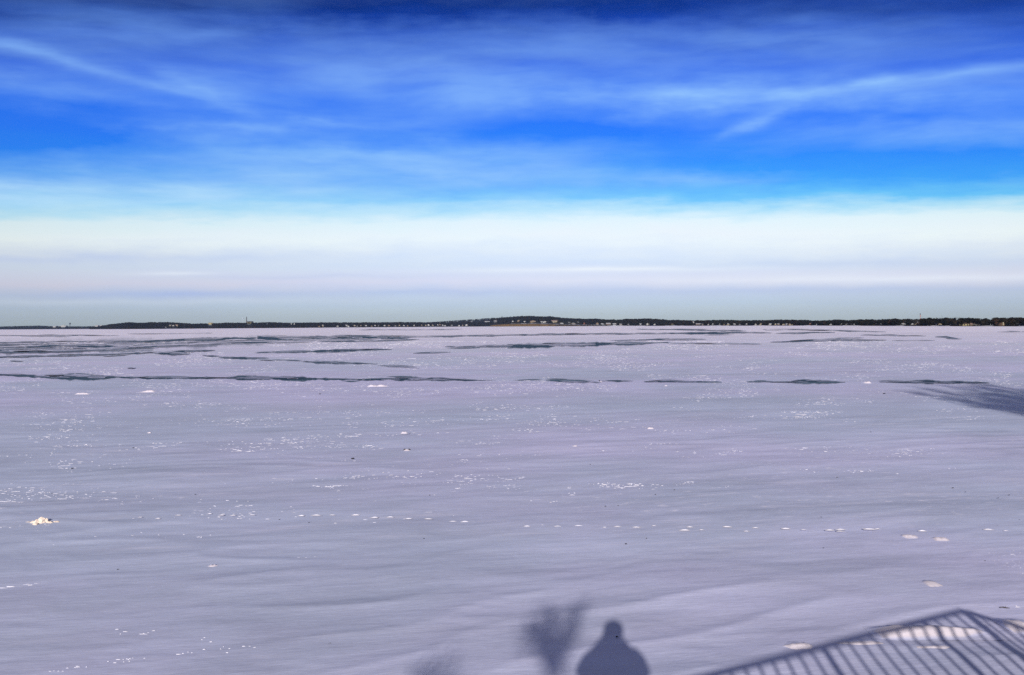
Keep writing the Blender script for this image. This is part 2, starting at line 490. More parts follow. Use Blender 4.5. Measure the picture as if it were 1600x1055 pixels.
# dark bands where the wind has swept the ice bare: (amount, [(px, py, half thickness in px), ...])
LEADS = [
 (.45, [(-30,545,9),(60,542,9),(120,541,9),(200,540,8),(270,537.5,7),(340,535,5.5),(400,532,5),(480,530,4),(560,529,2.5),(600,528,1)]),
 (1.0, [(-20,585,.8),(40,587,1.5),(60,588,2.6),(100,588.5,3.2),(150,589,2.8),(190,590,1.7),(230,590,1.3),(300,590.5,1.5),(340,590.5,1.1),(400,590.5,2.6),(440,591,2.8),(480,592,2.5),(520,592.5,2),(550,593.5,1.3),(590,592.5,1.6),(640,591.5,2.5),(690,592.5,2.5),(730,594,1.5),(750,594.5,.7),(775,593.8,.3)]),
 (.9, [(535,595.3,.4),(548,595.8,1),(562,596,.4)]),
 (.9, [(803,594,.4),(825,593,1.2),(847,593,.5)]),
 (1.0, [(852,593.5,.8),(880,594.5,1.9),(910,596,2),(938,597.5,.8)]),
 (.9, [(942,594.5,.7),(965,595,1.2),(988,595,.4)]),
 (1.0, [(1008,596,.6),(1030,595,2.1),(1045,594.5,2.5),(1060,596,1.3),(1090,596.5,.9),(1128,597,.5)]),
 (1.0, [(1168,596.5,.5),(1200,596.5,.8),(1220,597,.6),(1235,596.5,1),(1250,596,2),(1275,596.5,2.7),(1300,597,1.5),(1318,597,.4)]),
 (1.0, [(1375,596.5,.4),(1400,596.7,.9),(1420,596.5,1),(1440,596,2),(1470,597,2),(1495,597.5,1.2),(1545,597.5,.4)]),
 (.9, [(318,556,.4),(332,556.3,.8),(346,556.5,.4)]),
 (1.0, [(342,558.3,.6),(360,559,1.4),(400,560,1.3),(418,560,.5)]),
 (.9, [(405,562.5,.6),(440,562.5,.9),(475,563.3,.5)]),
 (1.0, [(472,564.3,.8),(500,566,1.6),(540,567.5,1.6),(565,568,1.1),(588,568.5,.4)]),
 (.9, [(592,571,.5),(630,573,1.1),(655,575,.4)]),
 (1.0, [(400,551,.4),(440,550.5,1),(480,549.5,1.1),(520,548,1.6),(560,546.8,1.9),(590,546,1.1),(610,546,.3)]),
 (.9, [(645,552,.3),(670,551,.9),(702,550.5,.4)]),
 (1.0, [(697,542,.4),(730,542,1.2),(760,541,2.1),(800,540.5,2.7),(840,540,2.6),(880,539,2.4),(920,538,2.4),(960,536.5,2.1),(1000,536.5,1.7),(1030,535,1.2),(1055,535,.4)]),
 (.8, [(955,532.2,.3),(1020,530.5,.8),(1060,529.7,1),(1104,530,.4)]),
 (.6, [(1045,536.5,.8),(1100,537,.8),(1190,537.5,.4)]),
 (.95, [(395,527,2.3),(440,528,2.4),(480,527,2.1),(520,527,2.1),(560,526.5,2.2),(600,526.5,2.2),(630,526.5,1.7),(660,526,1.2),(700,525.5,1),(740,524.7,.9),(780,524,1),(840,523,.8),(900,522,.7),(960,521.2,.7),(1020,521,.8),(1080,520.5,1.3),(1120,520,1.6),(1160,519.5,1.3),(1205,520.5,.4)]),
 (.8, [(495,533.5,.4),(560,533,.8),(620,532,.8),(655,530.5,.3)]),
 (.8, [(995,514.5,.4),(1060,514.7,.7),(1090,515.5,1.1),(1130,516.5,1.3),(1165,517,.5)]),
 (.8, [(1195,515.5,.4),(1260,515.5,.6),(1320,517,.8),(1350,517.7,.6),(1385,518.5,.3)]),
 (.9, [(1212,520.5,.4),(1240,520.3,.9),(1270,519.5,.9),(1305,519.5,.4)]),
 (.8, [(1205,534.5,.4),(1240,533.5,.8),(1270,531.8,1.2),(1310,531,1),(1350,531.5,.9),(1384,531.3,.4)]),
 (.7, [(1285,529.7,.5),(1325,528,.9),(1350,527.5,.4)]),
 (.7, [(1345,523.5,.3),(1380,523.8,.7),(1445,525,.4)]),
 (.6, [(1395,531.5,.4),(1425,531.6,.6),(1460,531.5,.3)]),
 (.9, [(1462,526,.4),(1475,526.3,.9),(1485,528.4,1.2),(1500,529.7,.4)]),
 (.6, [(1560,518.3,.3),(1578,518.1,.7),(1605,518,.4)]),
 (.7, [(-20,524,.5),(60,524.5,.7),(100,523.8,.8),(140,524.3,.5),(185,524.5,.3)]),
 (.95, [(-20,535.5,.7),(60,534.5,.9),(90,533.5,.6),(150,533.5,1),(200,533.5,1.8),(230,533.5,1.4),(270,531.5,1.5),(300,530.5,2.2),(340,530,1.9),(380,529,2),(402,528,1.4)]),
 (.9, [(-20,539,.6),(30,538,.8),(65,537.3,.4)]),
 (.95, [(-20,543,.8),(60,541.7,.9),(90,539.8,1.5),(130,539.5,1.9),(150,540.5,2.6),(180,542,1.2),(208,541,.5)]),
 (1.0, [(-20,547,1),(30,548,1.3),(66,546.5,.5)]),
 (1.0, [(-20,550.5,1.2),(50,549.5,1.5),(90,549.5,1.4),(115,548.5,1),(150,546.5,1.4),(185,544.5,1.8),(215,543,1.2),(240,541.5,1.5),(275,540.5,1.5),(293,539,.5)]),
 (.95, [(-20,558.8,.6),(40,556.5,.8),(80,555.5,1),(120,554.5,1.1),(160,553.8,1),(200,552,1.2),(240,550.5,1),(280,549,1),(320,548,.9),(335,547.5,.4)]),
 (.9, [(240,551.5,.8),(270,552.5,1.8),(295,552.5,.5)]),
 (.95, [(296,538.3,.5),(350,536,1.3),(400,535,1),(485,534,.5)]),
 (.7, [(15,563.5,.3),(24,564,.9),(33,564.2,.3)]),
 (.7, [(198,574.5,.4),(205,574.6,.9),(211,574.6,.3)]),
 (.6, [(560,515.5,.3),(640,515.2,.6),(720,514.5,.3)]),
 (.5, [(200,521.5,.3),(270,521,.6),(330,520,.3)]),
]
def leads():
    prof = [(-1.25, 0.0), (-0.8, .42), (-0.35, .8), (0.1, 1.0), (0.55, 1.0), (0.9, .72), (1.2, 0.0)]     # from the far edge to the near one
    rr = random.Random(21)
    m = len(prof)
    for k, (amt, pts) in enumerate(LEADS):
        P = np.array(pts, float)
        z0 = 0.004 + 0.0015 * k
        V, A, Fc = [], [], []
        def strip(px, py, ht, am, z, sharp):
            n = len(px)
            ends = np.clip(np.minimum(np.arange(n), n - 1 - np.arange(n)) / sharp, 0.0, 1)
            o = len(V)
            for i in range(n):
                for j, (q, a) in enumerate(prof):
                    V.append(tuple(pix(px[i], max(py[i] + q * ht[i], yhor(px[i]) + 1.0), z)))
                    A.append(a * am * (0.35 + 0.65 * ends[i]))
            for i in range(n - 1):
                for j in range(m - 1):
                    b = o + i * m + j
                    Fc.append((b + m, b + m + 1, b + 1, b))
        n = max(6, int((P[-1, 0] - P[0, 0]) / 4))
        px = np.linspace(P[0, 0], P[-1, 0], n)
        pc = np.interp(px, P[:, 0], P[:, 1])
        hc = np.interp(px, P[:, 0], P[:, 2])
        py = pc + 0.5 * gnoise(px / 45 + k * 7.7, np.full(n, 0.5)) + 0.25 * gnoise(px / 9 + k * 1.7, np.full(n, 8.5))
        ht = np.clip(hc * 1.12 * (1 + 0.8 * gnoise(px / 24 + k * 3.1, np.full(n, 4.5)) + 0.7 * gnoise(px / 6 + k * 5.1, np.full(n, 2.5))), 0.10, None) + 0.12
        strip(px, py, ht, amt, z0, 2.5)
        # thin tongues of bare ice alongside
        span = P[-1, 0] - P[0, 0]
        wash = hc.max() > 5
        for q in range(int(span / (5.0 if wash else 15))):
            c = rr.uniform(P[0, 0], P[-1, 0])
            yc = float(np.interp(c, px, pc)); h0 = float(np.interp(c, px, hc))
            L = rr.uniform(8, 34) * (1.3 if wash else 1)
            L = min(L, max(4.0, c - P[0, 0] + 2), max(4.0, P[-1, 0] - c + 2))
            t = np.linspace(-1, 1, 7)
            y = yc + rr.gauss(-.15, .75) * (h0 * .8 + .35) + (np.interp(c + t * L, px, pc) - yc) + .12 * t * rr.uniform(-1, 1)
            h = (rr.uniform(.18, .5) + .10 * h0 * (0 if wash else 1)) * np.sqrt(np.clip(1 - t * t, .02, 1))
            strip(c + t * L, y, h, rr.uniform(.5, 1.0) * (amt if not wash else rr.uniform(.7, 1.15)), z0 + .0003 * rr.randint(1, 4), 1.5)
        o = np_mesh('clear_ice', np.array(V), np.array(Fc), M_LAKE, False, {'clear': A})
        if o.data.polygons[0].normal.z < 0:
            o.data.flip_normals()
        tag(o, kind='structure')
leads()


# ------------------------------------------------------------------ broken crust on the snow: small upturned edges that catch the sun
def crust():
    P = []
    def cloud(n, cx, cy, sx, sy, size=1.0):
        for _ in range(n):
            P.append((random.gauss(cx, sx), random.gauss(cy, sy), size * random.uniform(.6, 1.2)))
    # fine crust over the middle of the lake
    while len(P) < 13000:
        x, y = random.uniform(-40, 1640), 533 + 235 * random.random() ** 1.5
        d = fbm(np.array([x / 150.0]), np.array([y / 22.0]), 3)[0] + 0.5 * fbm(np.array([x / 40.0]), np.array([y / 7.0]), 2)[0]
        bias = 0.0 + 0.28 * sstep(y, 600, 720) + 0.25 * sstep(x, 900, 1500) * sstep(y, 600, 640)
        if d > random.uniform(0.0, 0.35) + bias:
            P.append((x, y, random.uniform(0.2, 0.62)))
    for c in [(110, 310, 700, 60, 7), (130, 250, 730, 90, 12), (90, 90, 790, 70, 12), (60, 60, 775, 50, 8), (80, 500, 690, 50, 8), (60, 440, 720, 40, 9), (90, 620, 660, 60, 10),
              (60, 640, 755, 60, 12), (70, 740, 755, 50, 10), (60, 780, 700, 40, 10), (50, 960, 660, 60, 6), (50, 1060, 668, 70, 5), (40, 930, 693, 50, 6),
              (45, 1000, 692, 30, 3), (40, 1300, 700, 60, 5), (40, 1400, 705, 30, 5), (30, 1250, 655, 60, 4), (30, 1500, 650, 20, 5), (30, 1560, 860, 30, 10), (30, 1580, 885, 20, 12),
              (40, 1490, 650, 30, 5), (60, 60, 660, 60, 10), (60, 160, 680, 60, 8), (60, 380, 655, 50, 7), (22, 335, 792, 45, 5), (18, 560, 800, 60, 12), (25, 1540, 920, 30, 12), (40, 520, 745, 60, 10)]:
        cloud(int(c[0] * 1.7), *c[1:], size=random.uniform(0.4, 0.7))
    # crust along single lines
    for (x0, y0, x1, y1, n, s, j) in [(295, 886, 500, 871, 40, 1.2, 1.5), (0, 918, 60, 912, 14, 1.0, 1), (110, 903, 245, 898, 16, 1.1, 1), (740, 922, 860, 907, 26, 1.2, 1.5), (760, 945, 862, 932, 24, 1.0, 1.5),
                               (70, 1050, 240, 1025, 22, 0.6, 2.0), (240, 1025, 400, 1012, 12, 0.8, 4), (0, 822, 130, 812, 30, 0.9, 3), (150, 812, 470, 806, 22, 0.9, 4), (1500, 832, 1600, 828, 16, 1.0, 4),
                               (180, 985, 330, 1000, 10, 0.8, 3), (1490, 925, 1600, 945, 12, 0.9, 4), (40, 845, 330, 835, 20, 0.7, 4), (800, 775, 960, 765, 10, 0.9, 6), (860, 785, 900, 770, 8, .9, 3), (1060, 790, 1110, 780, 10, 0.9, 4)]:
        for _ in range(n):
            f = random.random()
            P.append((x0 + (x1 - x0) * f, y0 + (y1 - y0) * f + random.gauss(0, j), s * random.uniform(.5, .9)))
    V, Fc = [], []
    for (px, py, s) in P:
        if py < yhor(px) + 18:
            continue
        c = pix(px, py)
        D = c.y
        u = D / F
        near = sstep(py, 600, 850)
        w = u * s * (3.5 + random.expovariate(0.20)) * (0.85 + 0.2 * near)
        h = min(u * s * random.uniform(0.12, 0.75) * (0.85 - 0.30 * near), 0.09)
        run = h * random.uniform(0.8, 5.5)                    # how far the sunlit edge leans back
        back = h * random.uniform(3, 7)
        ang = random.gauss(0.04, 0.10)
        k = len(V)
        ca, sa = math.cos(ang), math.sin(ang)
        r = lambda x, y, z: (c.x + x * ca - y * sa, c.y + x * sa + y * ca, z)
        sk = random.uniform(-.25, .25) * w
        V += [r(-w / 2, 0, -.004), r(-w * .15 + sk, -run * .25, -.004), r(w / 2, run * .2, -.004), r(-w * .28 + sk, run, h * random.uniform(.7, 1)), r(w * .2 + sk, run * 1.1, h), r(w * .1, run + back, -.004)]
        Fc += [(k, k + 1, k + 3), (k + 1, k + 4, k + 3), (k + 1, k + 2, k + 4), (k + 2, k + 5, k + 4), (k + 4, k + 5, k + 3), (k + 5, k, k + 3)]
    o = np_mesh('snow_crust', np.array(V), np.array(Fc), M_CRUST)
    tag(o, 'broken wind crust glinting white all over the snowy ice', kind='stuff')
crust()


# ------------------------------------------------------------------ drifts and mounds
def drift(px, py, w, h, label, group=None, lump=0.4, lean=1.0, tilt=0.0, depth=1.0, seed=0, mat=None):
    c = pix(px, py + h * 0.5)
    u = c.y / F
    W, Hh = w * u, h * u
    run = Hh * 1.9 * lean            # the sunlit front leans back gently
    dp = max(run + Hh * 5.0, W * 0.30) * depth
    nx, ny = 56, 26
    gx, gy = np.meshgrid(np.linspace(-.5, .5, nx), np.linspace(0, 1, ny), indexing='ij')
    sk = (gx + .5) ** (.62 if seed % 2 else 1.5) * 2 - 1       # one end blunt, the other running out
    edge = 1 - sstep(np.abs(sk) + 0.25 * gnoise(gx * 4 + seed, gy * 3), 0.25, 1.0)
    fr = min(run / dp, .45)
    wob = 0.06 * gnoise(gx * 6 + seed * 3.3, np.full_like(gx, 1.7))
    yy = gy + wob
    pr = sstep(yy, 0.02, fr) * (1 - sstep(yy, fr + 0.02, 1.0))
    pr *= sstep(gy, 0, .03) * (1 - sstep(gy, .9, 1.0))
    Z = Hh * edge * pr * np.clip(1 + lump * 1.1 * fbm(gx * 5 + seed, gy * 2 + seed * 2, 3), 0.05, 2) - 0.006
    X = gx * W; Y = gy * dp - dp * fr
    ca, sa = math.cos(tilt), math.sin(tilt)
    V = np.stack([X * ca - Y * sa, X * sa + Y * ca, Z], -1).reshape(-1, 3)
    i = np.arange((nx - 1) * ny).reshape(nx - 1, ny)[:, :-1].ravel()
    Fc = np.stack([i, i + ny, i + ny + 1, i + 1], -1)
    drift_front = sstep(edge, .1, .5) * (1 - sstep(yy, fr, fr * 1.6 + .03)) * sstep(yy, 0, fr * .6)  # mask of the drift's front face, coloured apart from its back
    o = np_mesh('snow_drift', V, Fc, mat or M_LAKE, True, {'drift_front': drift_front.ravel()})
    o.location = (c.x, c.y, 0.0)
    tag(o, label, 'snow drift', group)
    return o
def snow_heap():
    c = pix(63, 817); u = c.y / F
    r = empty('snow_heap', (c.x, c.y, 0))
    q = random.Random(5)
    for (dx, dy, w, h) in ((2, 0, 15, 9), (-4, -1, 13, 6), (-11, 0, 11, 3.2), (8, 1, 10, 6.5), (15, 0, 13, 2.6), (-1, -4, 10, 3), (24, 1, 14, 2.0), (-20, 1, 10, 1.5)):
        b = MB()
        n = 9
        prof = [(.52, -.1), (.5, .06), (.40, .42), (.22, .82), (.06, 1.0)]
        b.lathe(prof, n=n)
        o = b.build('snow_chunk', M_DRIFT, r)
        for v in o.data.vertices:
            v.co.x *= 1 + q.uniform(-.25, .25); v.co.y *= 1 + q.uniform(-.25, .25)
            if v.co.z > .1: v.co += Vector((q.uniform(-.09, .09), q.uniform(-.09, .09), q.uniform(-.10, .06)))
        o.scale = (w * u, max(w * .6, h * 1.1) * u, h * u)
        o.location = (dx * u, dy * u * 3, 0)
        o.rotation_euler = (0, 0, q.uniform(-.4, .4))
    tag(r, 'pointed heap of yellowish snow chunks rising alone near the left edge', 'snow heap')
snow_heap()
drift(131, 615, 29, 2.4, 'thin white drift just below the long dark ice band, leftmost of two', seed=5, lump=.3)
drift(229, 611.5, 34, 3, 'thin bright drift just below the long dark ice band, second from the left', seed=6, lump=.3)
drift(594, 602.8, 42, 2.6, 'broad white drift under the middle of the long dark ice band', seed=7, lump=.6)
drift(1353, 597.5, 18, 3, 'short bright drift in the gap between two dark ice patches', seed=8, lump=.4)
drift(1040, 602.5, 7, 1.6, 'tiny bright drift under the short dark ice patch right of centre', seed=28, lump=.4)
drift(1424, 837, 29, 3.2, 'small pinkish drift touching the line of footprints, left of a pair', seed=9, lean=2.6, lump=.3)
drift(1466, 841, 36, 3.6, 'pinkish wedge of snow below the footprints, right of a pair', seed=10, lean=2.6, lump=.3)
drift(1460, 911, 34, 4.2, 'smooth isolated drift on bare snow above the railing shadow', seed=11, lean=4.5, lump=.1)
drift(1243, 1008.5, 66, 6.5, 'bright drift cut by the shadow of the top rail', seed=12, lean=1.4, lump=.3)
drift(1462, 983.5, 205, 11, 'long sunlit snow step lying under the baluster shadows', seed=13, lean=1.8, lump=.25, depth=.7)
drift(1330, 1005, 150, 4, 'low faint snow step under the left run of baluster shadows', seed=14, lean=1.8, lump=.3)
drift(1598, 975, 60, 9, 'pinkish drift at the edge beside the railing shadow', seed=15, lean=2, lump=.2)
drift(1440, 1011, 120, 3, 'low second snow step crossed by the baluster shadows', seed=16, lean=2, lump=.4)
drift(333, 884, 26, 3, 'warm white ridge of snow in the lower left foreground', seed=17, lean=1.5, lump=.8)
drift(232, 676, 10, 1.5, 'small bright drift among the crust left of centre', seed=18)
drift(633, 676, 14, 2.6, 'small bright drift just above the pair of dark clods', seed=19)
drift(897, 697, 13, 2.6, 'small bright drift on grey ice right of centre', seed=20)
drift(1018, 669, 14, 2.4, 'small bright drift in the crust below the dark patches', seed=21)

def footprints():
    L = [(u / 2.5425, 640 + v / 2.5425) for u, v in ((560, 430), (632, 430), (710, 423), (835, 420), (880, 424), (930, 423), (1005, 424))]
    L += [(400 + u / 2.5425, 640 + v / 2.5425) for u, v in ((185, 422), (243, 422), (299, 425), (388, 424), (475, 432), (535, 432), (606, 436), (684, 440), (776, 449), (834, 449), (900, 455), (982, 457))]
    L += [(800 + u / 2.5425, 640 + v / 2.5425) for u, v in ((58, 463), (118, 461), (185, 465), (265, 467), (368, 470), (422, 471), (494, 471), (567, 471), (675, 476), (710, 474), (748, 480), (860, 475), (935, 486), (970, 476))]
    L += [(1200 + u / 2.5425, 640 + v / 2.5425) for u, v in ((68, 478), (140, 478), (248, 482), (285, 478), (290, 487), (410, 481), (445, 479), (610, 487), (875, 479), (945, 484))]
    faint = {20, 23, 26, 29, 31, 34, 42}
    protos = []
    for k in range(4):
        n = 16
        V, Fc = [], []
        # a pressed print: a dip with a low rim, the far wall standing up towards the sun
        for i in range(n):
            a = 2 * math.pi * i / n
            ca, sa = math.cos(a), math.sin(a)
            far = max(sa, 0) ** 1.2
            j = 1 + random.uniform(-.12, .12)
            V += [(ca * .085 * j, sa * .040 * j, -.002), (ca * .115 * j, sa * .058 * j, .004 + .034 * far * random.uniform(.8, 1.1)), (ca * .165 * j, sa * .17 * j if sa > 0 else sa * .075, -.003)]
        for i in range(n):
            b, c = i * 3, (i + 1) % n * 3
            Fc += [(b, b + 1, c + 1, c), (b + 1, b + 2, c + 2, c + 1)]
        V.append((0, 0, -.001))
        Fc += [(n * 3, i * 3, (i + 1) % n * 3) for i in range(n)]
        me = bpy.data.meshes.new('footprint'); me.from_pydata(V, [], Fc); me.materials.append(M_CRUST)
        me.polygons.foreach_set('use_smooth', [False] * len(me.polygons)); me.update()
        protos.append(me)
    for i, (px, py) in enumerate(L):
        c = pix(px, py)
        o = bpy.data.objects.new('footprint', protos[i % 4]); COL.objects.link(o)
        o.location = (c.x + random.gauss(0, .02), c.y + random.gauss(0, .05), 0.012)
        s = random.uniform(.62, .95) * (0.6 if i in faint else 1) * (0.75 if px < 470 else 1)
        o.scale = (s * random.uniform(.5, .8), s * random.uniform(.45, .65), s * random.uniform(.22, .36))
        o.rotation_euler = (0, 0, random.uniform(-.12, .12))
        tag(o, 'pale footprint in the dotted line of prints crossing the snow', 'footprint', 'footprints in a line across the snow')
footprints()


# ------------------------------------------------------------------ leaves, twigs and clods blown onto the ice
def leaf_mesh(seed):
    r = random.Random(seed)
    V, Fc = [], []
    n = 6
    for i in range(n + 1):
        f = i / n
        w = 0.34 * math.sin(math.pi * min(f * 1.05 + .03, 1)) + .02
        lift = .55 * (f - .4) ** 2 + r.uniform(0, .05)
        V += [(f - .5, -w, lift + w * r.uniform(.5, .9)), (f - .5, 0, lift), (f - .5, w, lift + w * r.uniform(.4, 1.0))]
    for i in range(n):
        a = i * 3
        Fc += [(a, a + 1, a + 4, a + 3), (a + 1, a + 2, a + 5, a + 4)]
    k = len(V)
    V += [(-.5, -.015, .11), (-.5, .015, .11), (-.78, .06, .02), (-.78, .03, .02)]
    Fc.append((k, k + 1, k + 2, k + 3))
    me = bpy.data.meshes.new('dead_leaf'); me.from_pydata(V, [], Fc); me.materials.append(M_LEAF); me.update()
    return me
def litter():
    lm = [leaf_mesh(s) for s in range(5)]
    Z8 = lambda u, v: (1200 + u / 2.5425, 640 + v / 2.5425)
    Z7 = lambda u, v: (800 + u / 2.5425, 640 + v / 2.5425)
    Z6 = lambda u, v: (400 + u / 2.5425, 640 + v / 2.5425)
    Z5 = lambda u, v: (u / 2.5425, 640 + v / 2.5425)
    G = 'dead leaves scattered over the ice'
    spec = {
      (551, 717.5): (5.5, 'dark curled leaf with a pale streak beside it, on grey ice left of centre'),
      (113, 732.5): (4, 'dark leaf alone on smooth snow above the pointed heap'),
      (1382, 615.5): (4, 'dark leaf on the snow below the dark ice patches, near the tree shadow'),
      Z6(840, 787): (3.6, 'dark leaf near the foreground drift left of the bush shadow'),
      Z6(293, 932): (4.4, 'slanting dark leaf nearest the viewer on the left'),
      Z7(418, 904): (4.6, "dark leaf lying inside the head of the person's shadow"),
      Z6(167, 639): (3.2, 'dark leaf below the dotted footprints at lower left'),
      Z7(453, 535): (3.6, 'dark leaf under the footprints, straight above the shadow of the head'),
    }
    small = [Z8(735, 312), Z8(785, 328), Z8(915, 352), Z8(998, 438), Z8(802, 484), Z8(911, 461), Z8(221, 550), Z8(357, 680), Z8(862, 602), Z8(408, 90), Z8(275, 270), Z8(212, 428), Z8(76, 413), Z8(958, 340),
             Z7(535, 512), Z7(502, 247), Z7(570, 338), Z7(311, 219), Z7(930, 470), Z7(930, 413), Z7(645, 320), Z7(422, 382), Z7(371, 385), Z6(632, 279), Z6(690, 341), Z6(793, 373), Z6(667, 513), Z6(564, 628), Z6(93, 437), Z6(211, 450),
             Z5(206, 333), Z5(468, 636), Z5(530, 153), Z5(776, 338), (500, 616)]
    allp = [(p, s, l) for p, (s, l) in spec.items()] + [(p, random.uniform(2.0, 2.8), None) for p in small]
    for i, (p, s, l) in enumerate(allp):
        c = pix(*p)
        o = bpy.data.objects.new('dead_leaf', lm[i % 5]); COL.objects.link(o)
        o.location = (c.x, c.y, -.002)
        k = s * c.y / F * 1.2
        o.scale = (k, k, k * 1.1)
        o.rotation_euler = (0, 0, random.uniform(-.7, .7))
        tag(o, l or 'tiny dark leaf speck scattered on the open snow', 'leaf', G)
    # a bent stick on the right
    c = pix(*Z8(940, 790))
    b = MB(); b.tube([(-.055, 0, .008), (-.02, .006, .014), (.02, -.004, .011), (.06, .01, .006)], [.006, .007, .006, .004], 6)
    b.tube([(.0, .0, .012), (.018, .02, .022)], [.004, .002], 5)
    o = b.build('twig', M_BARK); o.location = (c.x, c.y, 0); o.rotation_euler[2] = -.25
    tag(o, 'short dark brown twig on the snow right of the railing shadow corner', 'twig')
    # two clods frozen to a lump of snow
    c = pix(636, 703.5)
    for dx, lab in ((-3.4, 'dark clod on a white snow lump, left of the pair'), (3.2, 'dark clod on a white snow lump, right of the pair')):
        u = c.y / F
        b = MB(); b.lathe([(.3, -.3), (1.9, 0), (2.3, .8), (1.5, 1.7), (.4, 2.0)], n=9)
        o = b.build('frozen_clod', M_LEAF)
        for v in o.data.vertices:
            v.co *= 1 + random.uniform(-.18, .18)
        o.scale = (u, u, u); o.location = (c.x + dx * u, c.y, 0)
        tag(o, lab, 'clod')
    drift(637, 703, 12, 2.2, 'white snow lump holding two dark clods', seed=41, lean=2, lump=.3)
    # a dark clod beside a white lump at the end of a dark ice patch
    c = pix(936.5, 596.2); u = c.y / F
    b = MB(); b.lathe([(.5, -.3), (.75, .2), (.7, 1.1), (.3, 1.7)], n=9)
    o = b.build('frozen_clod', M_LEAF); o.scale = (u, u, u); o.location = (c.x, c.y, 0.03)
    tag(o, 'small dark clod at the right tip of a dark ice patch', 'clod')
    drift(938.6, 596.4, 5, 1.6, 'tiny white snow lump against a dark clod in the ice band', seed=42, lean=2, lump=.3)
litter()


# ------------------------------------------------------------------ the far shore
def prof_of(pts):
    P = np.array(pts, float)
    return lambda x: np.interp(x, P[:, 0], P[:, 1])
# each stretch: distance, depth of the land behind the waterline, skyline in the photo, tree height
SHORES = {
 'low_far_shore': dict(x=(-60, 285), D=prof_of([(-60, 5200), (285, 4800)]), back=500, th=8, top=prof_of([(-60, 510.5), (0, 510), (45, 508.9), (60, 508.6), (80, 509.5), (100, 509.8), (130, 509.8), (160, 509.4), (285, 508.5)])),
 'wooded_shore': dict(x=(140, 790), D=prof_of([(140, 3500), (200, 3000), (450, 3300), (790, 3900)]), back=420, th=9, top=prof_of([(140, 511.6), (158, 509), (172, 506.4), (185, 505), (200, 503.2), (225, 504), (235, 503), (262, 503), (280, 504), (300, 505.3), (330, 505), (345, 504.3), (360, 503.6), (380, 504), (400, 504), (420, 503), (450, 504), (500, 503.5), (550, 503.3), (600, 503.2), (640, 502.8), (670, 503.4), (700, 503.6), (740, 503.2), (790, 503)])),
 'blue_hill': dict(x=(650, 830), D=prof_of([(650, 4900), (830, 4900)]), back=600, th=10, top=prof_of([(650, 505), (672, 503), (700, 501), (730, 499), (770, 496.3), (800, 496), (830, 498)])),
 'headland': dict(bluff=prof_of([(764, 3), (770, 9), (790, 12), (835, 12.5), (868, 9), (900, 5.5), (940, 3), (985, .5)]), x=(766, 1010), D=prof_of([(766, 3600), (800, 3500), (900, 3100), (1010, 2500)]), back=420, th=11, top=prof_of([(766, 498.5), (772, 496.5), (780, 496), (792, 495), (800, 494.8), (810, 493.6), (825, 493.2), (845, 494), (860, 493.8), (870, 495), (880, 496.3), (900, 497.3), (920, 497.8), (930, 497.5), (950, 499), (970, 499), (980, 498.3), (1010, 498.5)])),
 'settled_shore': dict(lift=1.1, x=(975, 1720), D=prof_of([(975, 2700), (1000, 2600), (1150, 1950), (1300, 1400), (1400, 1050), (1500, 850), (1600, 740), (1720, 650)]), back=190, th=8.5, top=prof_of([(975, 499), (1000, 498.8), (1010, 498.2), (1030, 499.2), (1045, 500.7), (1060, 500.7), (1075, 501.2), (1100, 501.2), (1130, 500.7), (1160, 501.2), (1200, 501.2), (1220, 500.3), (1250, 500.8), (1270, 501.7), (1290, 501.7), (1310, 500.3), (1325, 501.4), (1345, 500.2), (1370, 500.5), (1390, 499.5), (1400, 499.8), (1440, 498.8), (1460, 498.8), (1475, 498.2), (1490, 498), (1500, 497.8), (1515, 498.5), (1525, 499.5), (1545, 500.8), (1555, 499.8), (1570, 498.8), (1585, 500), (1600, 499.6), (1720, 500)])),
}
def terr(S, px, t):
    """position of the ground of a shore at photo column px, t = 0 waterline .. 1 ridge"""
    px = np.asarray(px, float); t = np.asarray(t, float)
    D0 = S['D'](px)
    D = D0 + S['back'] * t
    ztop = H + (yhor(px) - S['top'](px) + S.get('lift', 0)) * (D0 + S['back'] * .8) / F
    zr = np.maximum(ztop - S['th'], 0.8 + 0 * px)
    z = 0.5 * sstep(t, 0.0, 0.04) + (zr - 0.5) * sstep(t, 0.03, 0.85)
    if 'bluff' in S:
        z = np.maximum(z, S['bluff'](px) * sstep(t, 0.0, 0.075))
    return (px - 800.0) / F * D - ROLL * (z - H), D, z, ztop

def land_material(name, c0, c1, snow_c=(.72, .70, .74)):
    m, t, p = new_mat(name)
    pos = t.n('ShaderNodeNewGeometry').outputs['Position']
    n = t.noise(t.vm('MULTIPLY', pos, (.03, .03, .12)), 1, 6, 0.65)
    n2 = t.noise(t.vm('MULTIPLY', pos, (.12, .12, .5)), 1, 5, 0.65)
    col = t.mix(t.smooth(n2, .35, .65), c0, c1)
    s = t.n('ShaderNodeAttribute', attribute_name='snow').outputs['Fac']
    col = t.mix(t.smooth(t.m('ADD', s, t.m('MULTIPLY', t.m('SUBTRACT', n, .5), .9)), .35, .65), col, snow_c)
    d = t.n('ShaderNodeAttribute', attribute_name='dry_grass').outputs['Fac']
    col = t.mix(t.smooth(t.m('ADD', d, t.m('MULTIPLY', t.m('SUBTRACT', n2, .5), .9)), .35, .65), col, t.mix(n2, (.05, .03, .014), (.24, .15, .06)))
    t.put(p.inputs['Base Color'], col)
    p.inputs['Roughness'].default_value = .95
    p.inputs['Specular IOR Level'].default_value = 0.05
    return m
M_LAND = land_material('leaf_litter_land', (.012, .011, .010), (.035, .025, .018))

